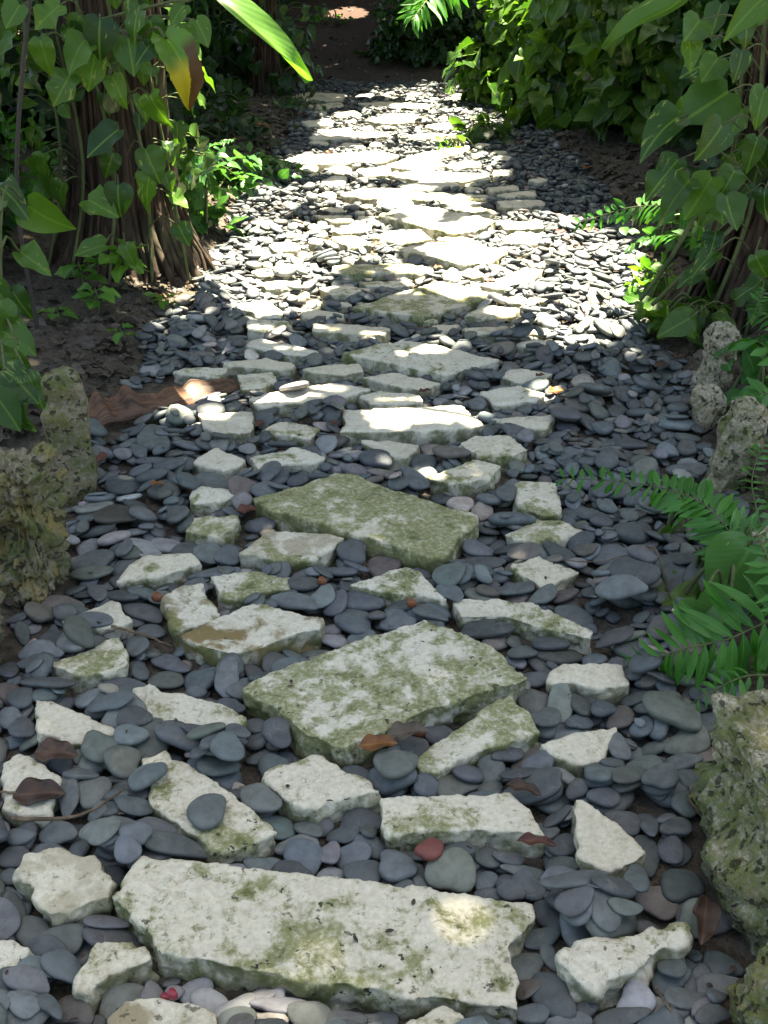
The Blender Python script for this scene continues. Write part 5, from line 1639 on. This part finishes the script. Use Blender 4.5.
# --- low plants below the right tree and behind the rocks
lp = [((655, 300), (.13, .16, .22), 50, (.05, .09), M_BRIGHT, 'fresh green sprigs at the path side of the right trunk'), ((680, 262), (.25, .3, .22), 60, (.06, .1), M_COVER, 'low leafy weeds below the right trunk'), ((688, 342), (.16, .16, .14), 14, (.12, .17), M_POTHOS, 'broad low leaves behind the tall narrow pale rock'),
      ((748, 410), (.16, .2, .2), 26, (.07, .11), M_FERN, 'small leaves growing behind the right border rocks'), ((700, 590), (.12, .10, .09), 9, (.09, .14), M_POTHOS, 'heart leaves lying under the upper fern'), ((672, 520), (.12, .10, .05), 7, (.06, .09), M_POTHOS, 'flat small leaves on the pebbles below the upper fern')]
for i, (px, e, n, sz, mt, l_) in enumerate(lp):
    g = gp(*px)
    leafy('ground_cover', l_, 'plant', (g[0], g[1]), n, e, sz, mt, 'heart' if mt is M_POTHOS else 'oval', None, up=.4, seed=80 + i, stems=6, shell=.2, droop=.15)
p1 = hero([(752, 545, 716, 610, 2.25, 1.2), (730, 600, 685, 640, 2.1, 1.1), (700, 605, 690, 655, 2.1, 1.0), (768, 560, 775, 620, 2.2, 1.1)], (0, -.9, .5), .1)
root = plant('heart_leaf_vine', 'heart-shaped variegated leaves between the two ferns', 'vine', (.85, 2.25, .02))
part('foliage', leaves('foliage', 'heart', p1[0], p1[1], p1[2], p1[3], M_COVER, p1[4], np.array([.92, .8, .97, .7])), root)
ln = [curve([(.86, 2.28, .0), (p + [.86, 2.28, p[2] + .08]) / 2, p], 8) for p in p1[0]]
part('stems', tubes('stems', ln, [.004] * len(ln), M_STEM, 5), root)


# --- ferns
def frond(P, pin, npairs, seed, lean=(0, 0, 1), sag=.35, fwd=.35):
    """rachis through P; pinnae on both sides, returned as leaf arrays and the rachis line"""
    r_ = np.random.default_rng(seed)
    L = curve(P, 40)
    t = unit(np.gradient(L, axis=0))
    s = np.linspace(.08, 1.0, npairs)
    pos, dv, nv, sz = [], [], [], []
    for k, u in enumerate(s):
        i = u * (len(L) - 1)
        a = int(min(i, len(L) - 2))
        p = L[a] + (L[a + 1] - L[a]) * (i - a)
        tt = t[a]
        side = unit(np.cross(tt, np.array(lean, float)))
        up = np.cross(side, tt)
        prof = max(.12, math.sin(math.pi * min(1, .16 + .84 * (u ** .75))) ** .7) if u > .25 else .75 + u
        prof = min(1.0, max(prof, .42 * (1.25 - u) / .25 if u > .95 else .55))
        for sg in (-1, 1):
            if r_.random() < .04:
                continue
            pos.append(p + sg * .002 * side)
            dv.append(sg * side + tt * (fwd + .6 * u) - up * sag * r_.uniform(.2, 1.0) + r_.normal(0, .10, 3))
            nv.append(up + r_.normal(0, .18, 3))
            sz.append(pin * prof * r_.uniform(.78, 1.08))
    return (np.array(pos), np.array(dv), np.array(nv), np.array(sz)), L


def fern(label, base, fronds, wid=.85, fwd=.35):
    root = plant('fern', label, 'fern', base)
    for i, (P, pin, npair, lean, sag) in enumerate(fronds):
        lf, L = frond(P, pin, npair, i + int(abs(base[0]) * 100), lean, sag, fwd)
        o = part('frond', leaves('frond', 'lance', lf[0], lf[1], lf[2], lf[3], M_FERN, wid), root)
        o2 = bpy.data.objects.new('rachis', tubes('rachis', [L], [np.linspace(.0035, .001, len(L))], M_STEM, 5))
        o2.data.transform(Matrix.Translation(-Vector(root.location)))
        COL.objects.link(o2)
        o2.parent = o


fern('upper sword fern arching left from the right border onto the pebbles', (.98, 2.36, .0), [
    ([(.98, 2.36, .0), at(738, 545, 2.36), at(700, 502, 2.46), at(640, 484, 2.60), at(564, 478, 2.76)], .10, 31, (0, -.95, .6), .15),
    ([(.98, 2.36, .0), at(760, 530, 2.45), at(752, 480, 2.65), at(765, 440, 2.8)], .075, 20, (0, -.4, 1), .3),
    ([(.99, 2.34, .0), at(765, 600, 2.2), at(780, 640, 2.0)], .07, 14, (0, -.4, 1), .3)])
fern('lower sword fern spreading from behind the huge boulder', (1.02, 1.93, .02), [
    ([(1.02, 1.93, .02), at(790, 622, 1.93), at(725, 640, 1.92), at(672, 652, 1.93), at(640, 668, 1.97)], .135, 24, (0, -.9, .6), .1),
    ([(1.02, 1.93, .02), at(800, 600, 1.9), at(770, 560, 2.0), at(750, 520, 2.1)], .08, 18, (0, -.5, 1), .3),
    ([(1.02, 1.93, .02), at(760, 675, 1.85), at(715, 690, 1.83), at(672, 715, 1.85)], .06, 15, (0, -.3, 1), .3)], .62, .12)
fb = gp(720, 250)
fern('sunlit fern frond reaching over the path edge below the right trunk', (fb[0], fb[1], 0), [
    ([(fb[0], fb[1], .0), at(690, 214, 4.6), at(640, 206, 4.7), at(580, 222, 4.8)], .13, 24, (0, -.9, .7), .35),
    ([(fb[0], fb[1], .0), at(700, 238, 4.8), at(660, 236, 4.9), at(630, 246, 4.95)], .10, 18, (0, -.4, 1), .4)])
fb = (1.62, 3.45)
fern('fern at the frame edge behind the upright right rocks', (fb[0], fb[1], .02), [
    ([(fb[0], fb[1], .02), at(770, 350, 3.5), at(745, 340, 3.6), at(720, 350, 3.7)], .10, 18, (0, -.4, 1), .3),
    ([(fb[0], fb[1], .02), at(775, 395, 3.3), at(750, 400, 3.3), at(738, 420, 3.25)], .09, 16, (0, -.4, 1), .3),
    ([(fb[0], fb[1], .02), at(790, 330, 3.5), at(760, 310, 3.6), at(765, 290, 3.7)], .09, 16, (0, -.4, 1), .3)])
fb = (-2.15, 6.0)
fern('dark fern behind the thin rod at the left frame edge', (fb[0], fb[1], .1), [
    ([(fb[0], fb[1], .1), at(25, 190, 6.0), at(40, 150, 5.9), at(60, 160, 5.8)], .12, 20, (0, -.6, 1), .3),
    ([(fb[0], fb[1], .1), at(10, 180, 6.0), at(5, 120, 5.9), at(-15, 110, 5.8)], .12, 20, (0, -.6, 1), .3),
    ([(fb[0], fb[1], .1), at(30, 200, 5.9), at(50, 215, 5.7), at(62, 240, 5.6)], .10, 18, (0, -.6, 1), .3)])
fb = gp(205, 168)
fern('small pale fern on the left among the ground cover', (fb[0], fb[1], .02), [
    ([(fb[0], fb[1], .02), at(205, 152, 6.9), at(220, 142, 6.9), at(232, 140, 6.8)], .07, 16, (0, -.5, 1), .3)])
fb = (.9, 9.8)
root = plant('palm_frond', 'sunlit palm frond tip hanging in from above the path', 'palm leaf', at(455, -60, 9.9))
lf, L = frond([at(455, -60, 9.9), at(440, -20, 9.7), at(424, 4, 9.5), at(412, 20, 9.4)], .30, 16, 77, (0, -.4, 1), .5)
part('leaflets', leaves('leaflets', 'lance', lf[0], lf[1], lf[2], lf[3], M_FERN, .55), root)
part('rib', tubes('rib', [L], [np.linspace(.012, .004, len(L))], M_STEM, 6), root)

# --- thin dark rod at the left
a, b = at(42, -20, 4.3), at(36, 318, 4.3)
zb = float(gz(b[0], 4.3))
rod = plant('thin_rod', 'thin dark rod stuck upright in the left soil', 'rod', (b[0], 4.3, zb))
o = part('shaft', tubes('shaft', [curve([(b[0], 4.3, zb - .05), (b[0] + .008, 4.3, zb + .6), (a[0], 4.3, a[2] + .15)], 12)], [.0085], M_ROD, 8), rod)
tip = ICO[2][0] * [.0085, .0085, .012] + [a[0], 4.3, a[2] + .15]
part('tip', mesh_np('tip', tip, [ICO[2][1]], M_ROD), rod)

# ------------------------------------------------------------------ dry sheath, dead leaves, twigs, berries
def hm_at(x, y):
    i, j = int((x - HX0) / HS), int((y - HY0) / HS)
    if 0 <= i < HNX and 0 <= j < HNY:
        return float(HM[max(0, j - 1):j + 2, max(0, i - 1):i + 2].max())
    return float(gz(x, y))


A_, B_ = gp(90, 428, .02), gp(240, 384, .02)
n, m = 90, 14
ax = B_ - A_
ax[2] = 0
Lx = np.linalg.norm(ax)
ex = ax / Lx
ey = np.array([-ex[1], ex[0], 0])
V, U = [], []
for i in range(n):
    u = i / (n - 1)
    ctr = A_ + ex * Lx * u - ey * .05 * math.sin(math.pi * u) + ey * .012 * math.sin(u * 11)
    ctr[2] = .010 + .006 * math.sin(u * 6)
    tear = .62 + .22 * mnoise.noise(Vector((u * 4, 1, 2))) + .14 * mnoise.noise(Vector((u * 15, 5, 2))) + .05 * mnoise.noise(Vector((u * 50, 5, 2)))
    tear += sum(a_ * math.exp(-((u - c_) / w_) ** 2) for a_, c_, w_ in ((.45, .12, .03), (.5, .27, .035), (.25, .52, .05), (.2, .75, .06)))
    H_ = (.098 * (1 - .45 * u) * tear + .01) * min(1, (1 - u) * 9 + .25) * min(1, u * 14 + .5)
    for j in range(m):
        w = j / (m - 1)
        th = -1.0 + 2.2 * w
        yy = .05 * (math.sin(th) + .84) * (1 - .3 * u) + .016 * mnoise.noise(Vector((u * 8, w * 2, 7)))
        V.append(ctr + ey * yy + np.array([0, 0, H_ * w ** .8]) + ex * .004 * mnoise.noise(Vector((u * 20, w * 3, 0))))
        U.append((w, u))
V = np.array(V)
idx = np.arange(n * m).reshape(n, m)
q = np.stack([idx[:-1, :-1], idx[:-1, 1:], idx[1:, 1:], idx[1:, :-1]], -1).reshape(-1, 4)
me = mesh_np('dry_sheath', V, [q], M_SHEATH, True, np.array(U), np.tile(np.linspace(.1, .9, m), n))
o = obj('dry_sheath', me)
md = o.modifiers.new('t', 'SOLIDIFY')
md.thickness = .003
tag(o, 'long curled reddish-brown dry sheath with torn edge on the left pebbles', 'dead leaf')

DL = [  # px, length m, angle, material, curl, label
 ((247, 513), .085, 20, M_DEADR, 'flat reddish leaf between the little mossy brick and the green slab', .9), ((556, 394), .10, 30, M_DEADO, 'orange-brown curled leaf beside the white stone', 1), ((40, 800), .14, 5, M_DEAD, 'large brown leaf lying across the white stone at the frame edge', .9), ((57, 760), .13, -8, M_DEAD, 'dark brown leaf above the white stone at the frame edge', .9),
 ((378, 762), .11, 5, M_DEADO, 'tawny pointed leaf below the central slab', .7), ((408, 746), .12, 15, M_DEADG, 'crumpled grey-brown leaf at the central slab edge', .9), ((702, 930), .16, 70, M_DEAD, 'long dark curled leaf against the huge boulder', .55), ((536, 850), .10, -8, M_DEADR, 'thin dark red leaf tip behind the long slab', .45),
 ((523, 798), .10, -25, M_DEAD, 'brown leaf beside the wide white stone', .6), ((103, 462), .09, 75, M_DEADR, 'red-brown leaf near the flat upright rock', .8), ((157, 490), .06, 0, M_DEADO, 'small orange leaf on dark pebbles near the left rocks', .9), ((260, 424), .075, 60, M_DEADR, 'reddish leaf between rust-fronted and mottled stones', .8),
 ((335, 428), .05, 60, M_DEADR, 'small brick-red leaf beside the sunlit rectangular slab', .9), ((425, 393), .07, 20, M_DEADR, 'reddish-brown leaf at the thin grey plate corner', .9), ((490, 282), .085, 0, M_DEADR, 'round dark red leaf in the brightest sun patch', 1.2), ((438, 267), .07, 0, M_DEADO, 'orange leaf by the end of the yellow-green bar', 1),
 ((378, 247), .11, -20, M_DEADO, 'orange-tan leaf beside the sunlit triangle', .8), ((540, 380), .06, 30, M_DEADR, 'dull red leaf right of the small pale stone', .9), ((330, 156), .12, 0, M_DEADO, 'orange leaf on the sunny far white stone', .9), ((302, 118), .17, 0, M_DEAD, 'brown leaf at the far left margin', .9),
 ((420, 120), .12, 0, M_DEAD, 'brown leaf in the farthest sunny patch', .9), ((445, 157), .12, 0, M_DEADO, 'small orange leaf on the slanting far stone', .9), ((588, 168), .16, 0, M_DEADO, 'orange-brown leaf on soil under the leafy bank', .9), ((590, 232), .13, 10, M_DEADR, 'red-brown leaf in shade below the sunlit fern', .8), ((560, 240), .1, 10, M_DEADR, 'dull red leaf inside the sun patch near the fern', .8),
 ((575, 246), .09, -20, M_DEAD, 'small brown leaf at the sun patch margin', .8), ((262, 130), .2, 0, M_DEADO, 'ochre leaf under the slim far trunk', .9), ((520, 152), .12, 0, M_DEAD, 'brown leaf beside the tiny white stone by the bank', .9), ((660, 372), .1, 40, M_DEAD, 'brown leaf by the tall narrow pale rock', .8), ((160, 300), .1, 20, M_DEADO, 'tan leaf by the left trunk roots', .7), ((680, 360), .1, 20, M_DEAD, 'brown leaf under broad low leaves behind the rocks', .7)]
for (px, ln_, an, mt, l_, wd) in DL:
    ln_ *= .72
    g = gp(*px, .03)
    g[2] = max(hm_at(g[0] + .3 * ln_ * s1, g[1] + .3 * ln_ * s2) for s1 in (-1, 0, 1) for s2 in (-1, 0, 1)) + .004
    A = R(an)
    d = np.array([math.cos(A), math.sin(A), rng.uniform(-.06, .12)])
    d /= np.linalg.norm(d)
    tv, tq, tu = leaf_template('oval', .45, .05, .5)
    nn = unit(np.array([rng.normal(0, .12), rng.normal(0, .12) - .12, 1]))
    x = np.cross(d, nn)
    x /= np.linalg.norm(x)
    z = np.cross(x, d)
    w = ln_ * (tv[:, 0:1] * wd * x + (tv[:, 1:2] - .5) * d + tv[:, 2:3] * z)
    o = obj('dead_leaf', mesh_np('dead_leaf', w, [tq], mt, True, tu, np.full(len(w), rng.random())), loc=g)
    sd = o.modifiers.new('s', 'SUBSURF')
    sd.levels = sd.render_levels = 2
    tk = o.modifiers.new('t', 'SOLIDIFY')
    tk.thickness = .0012
    tag(o, l_, 'dead leaf', 'dead leaves fallen on the path')

M_BERRY = plain('orange_fruit', (.15, .05, .018), .6)
M_BERRY2 = plain('crimson_fruit', (.22, .012, .03), .4)
for px, r_, mt, l_ in [((322, 588), .012, M_BERRY, 'orange fruit between speckled stone and pale triangle'), ((411, 612), .013, M_BERRY, 'small orange fruit behind the big central slab'), ((419, 729), .014, M_BERRY, 'orange fruit in the gap before the big central slab'), ((157, 598), .014, M_BERRY, 'orange-brown fruit by the upright brown-edged stone'), ((173, 1001), .009, M_BERRY2, 'crimson fruit in front of the long pale slab'), ((163, 988), .007, M_BERRY2, 'tiny dark red fruit at the long slab corner')]:
    g = gp(*px, .03)
    tv = TPL[3][0][3] * [r_, r_ * .9, r_ * .8]
    o = obj('fallen_fruit', mesh_np('fallen_fruit', tv, [TPL[3][1]], mt), loc=(g[0], g[1], hm_at(g[0], g[1]) + r_ * .6))
    tag(o, l_, 'fruit', 'small fallen fruits on the path')


def red_pebble():
    g = gp(430, 857, .03)
    o = obj('pebble', pm[4], loc=(g[0], g[1], hm_at(g[0], g[1]) + .008))
    o.scale = (.028, .022, .011)
    o.rotation_euler = (.15, .1, .5)
    o.color = (.16, .042, .036, 1)
    tag(o, 'single dark red pebble behind the long pale foreground slab', 'pebble', 'smooth river pebbles of the path')


red_pebble()
TW = [([(13, 825), (50, 822), (88, 816), (127, 801)], .0045, 'bent brown twig lying on pebbles left of the slanting slab'), ([(-10, 797), (25, 798), (52, 800)], .003, 'thin dark twig across the brown leaf at the frame edge'), ([(630, 569), (650, 582), (672, 598)], .0035, 'thin straight twig below the upper fern'), ([(566, 566), (600, 572), (630, 570)], .002, 'hair-thin stalk beside the lone pale diamond'),
      ([(112, 630), (140, 634), (172, 637)], .004, 'straw-coloured twig between mossy stone and brown-stained block'), ([(368, 321), (400, 324), (432, 328)], .005, 'long brown stick between greenish and grey-white slabs'), ([(690, 796), (700, 805), (712, 812)], .003, 'short twig beside the huge boulder'), ([(655, 992), (662, 1003), (670, 1016)], .003, 'thin stalk below the craggy pale stone'), ([(95, 392), (120, 390), (140, 386)], .006, 'short dark stick behind the dry sheath')]
for px, r_, l_ in TW:
    pts = []
    for x, y in px:
        g = gp(x, y, .035)
        pts.append((g[0], g[1], max(hm_at(g[0] + e1, g[1] + e2) for e1 in (-.012, 0, .012) for e2 in (-.012, 0, .012)) + r_ * .6))
    c = np.mean(pts, 0)
    L = curve(np.array(pts) - c, 16)
    L += rng.normal(0, .0009, L.shape)
    tag(obj('twig', tubes('twig', [L], [np.linspace(r_, r_ * .55, len(L))], M_TWIG, 6), loc=c), l_, 'twig', 'twigs on the path')

# --- litter and crumbs on the bare soil (uncountable)
n = 4200
y = rng.uniform(2.2, 17, n)
l, r = edges(y)
side = rng.random(n) < .55
x = np.where(side, l - rng.exponential(.5, n) - .02, r + rng.exponential(.5, n) + .02)
fy = rng.random(n) < .08
x = np.where(fy, rng.uniform(-1.6, 1.2, n), x)
y = np.where(fy, rng.uniform(Y_END + .3, 19, n), y)
pos = np.stack([x, y, gz(x, y) + .008], 1)
dv = rng.standard_normal((n, 3)) * [1, 1, .12]
nv = rng.standard_normal((n, 3)) * .3 + [0, 0, 1]
tag(obj('leaf_litter', leaves('leaf_litter', 'oval', pos, dv, nv, rng.uniform(.03, .10, n), M_DEADG, rng.uniform(.5, 1.0, n))), 'dry brown leaf litter scattered over the soil', None, None, 'stuff')
n = 5000
y = rng.uniform(2.0, 15, n)
l, r = edges(y)
x = np.where(rng.random(n) < .6, l - rng.exponential(.45, n), r + rng.exponential(.35, n))
tv, tf = ICO[1]
s = rng.lognormal(math.log(.008), .4, n)
V = (tv[None] * s[:, None, None] * rng.uniform(.6, 1.3, (n, 1, 3)) + np.stack([x, y, gz(x, y) + .004], 1)[:, None]).reshape(-1, 3)
F = (tf[None] + (np.arange(n) * len(tv))[:, None, None]).reshape(-1, 3)
tag(obj('soil_crumbs', mesh_np('soil_crumbs', V, [F], M_SOIL, False)), 'dark crumbs and small grit on the soil', None, None, 'stuff')
n = 220
y = 1.0 + 9 * rng.random(n) ** 1.6
l, r = edges(y)
x = rng.uniform(l, r)
z = np.array([hm_at(a_, b_) for a_, b_ in zip(x, y)]) + .002
dv = rng.standard_normal((n, 3)) * [1, 1, .2]
nv = rng.standard_normal((n, 3)) * .3 + [0, 0, 1]
tag(obj('leaf_crumbs', leaves('leaf_crumbs', 'simple', np.stack([x, y, z], 1), dv, nv, rng.uniform(.006, .018, n), M_CRUMB, rng.uniform(.4, 1.1, n))), 'tiny dry leaf crumbs caught between the pebbles', None, None, 'stuff')
print('done', time.time() - T0)
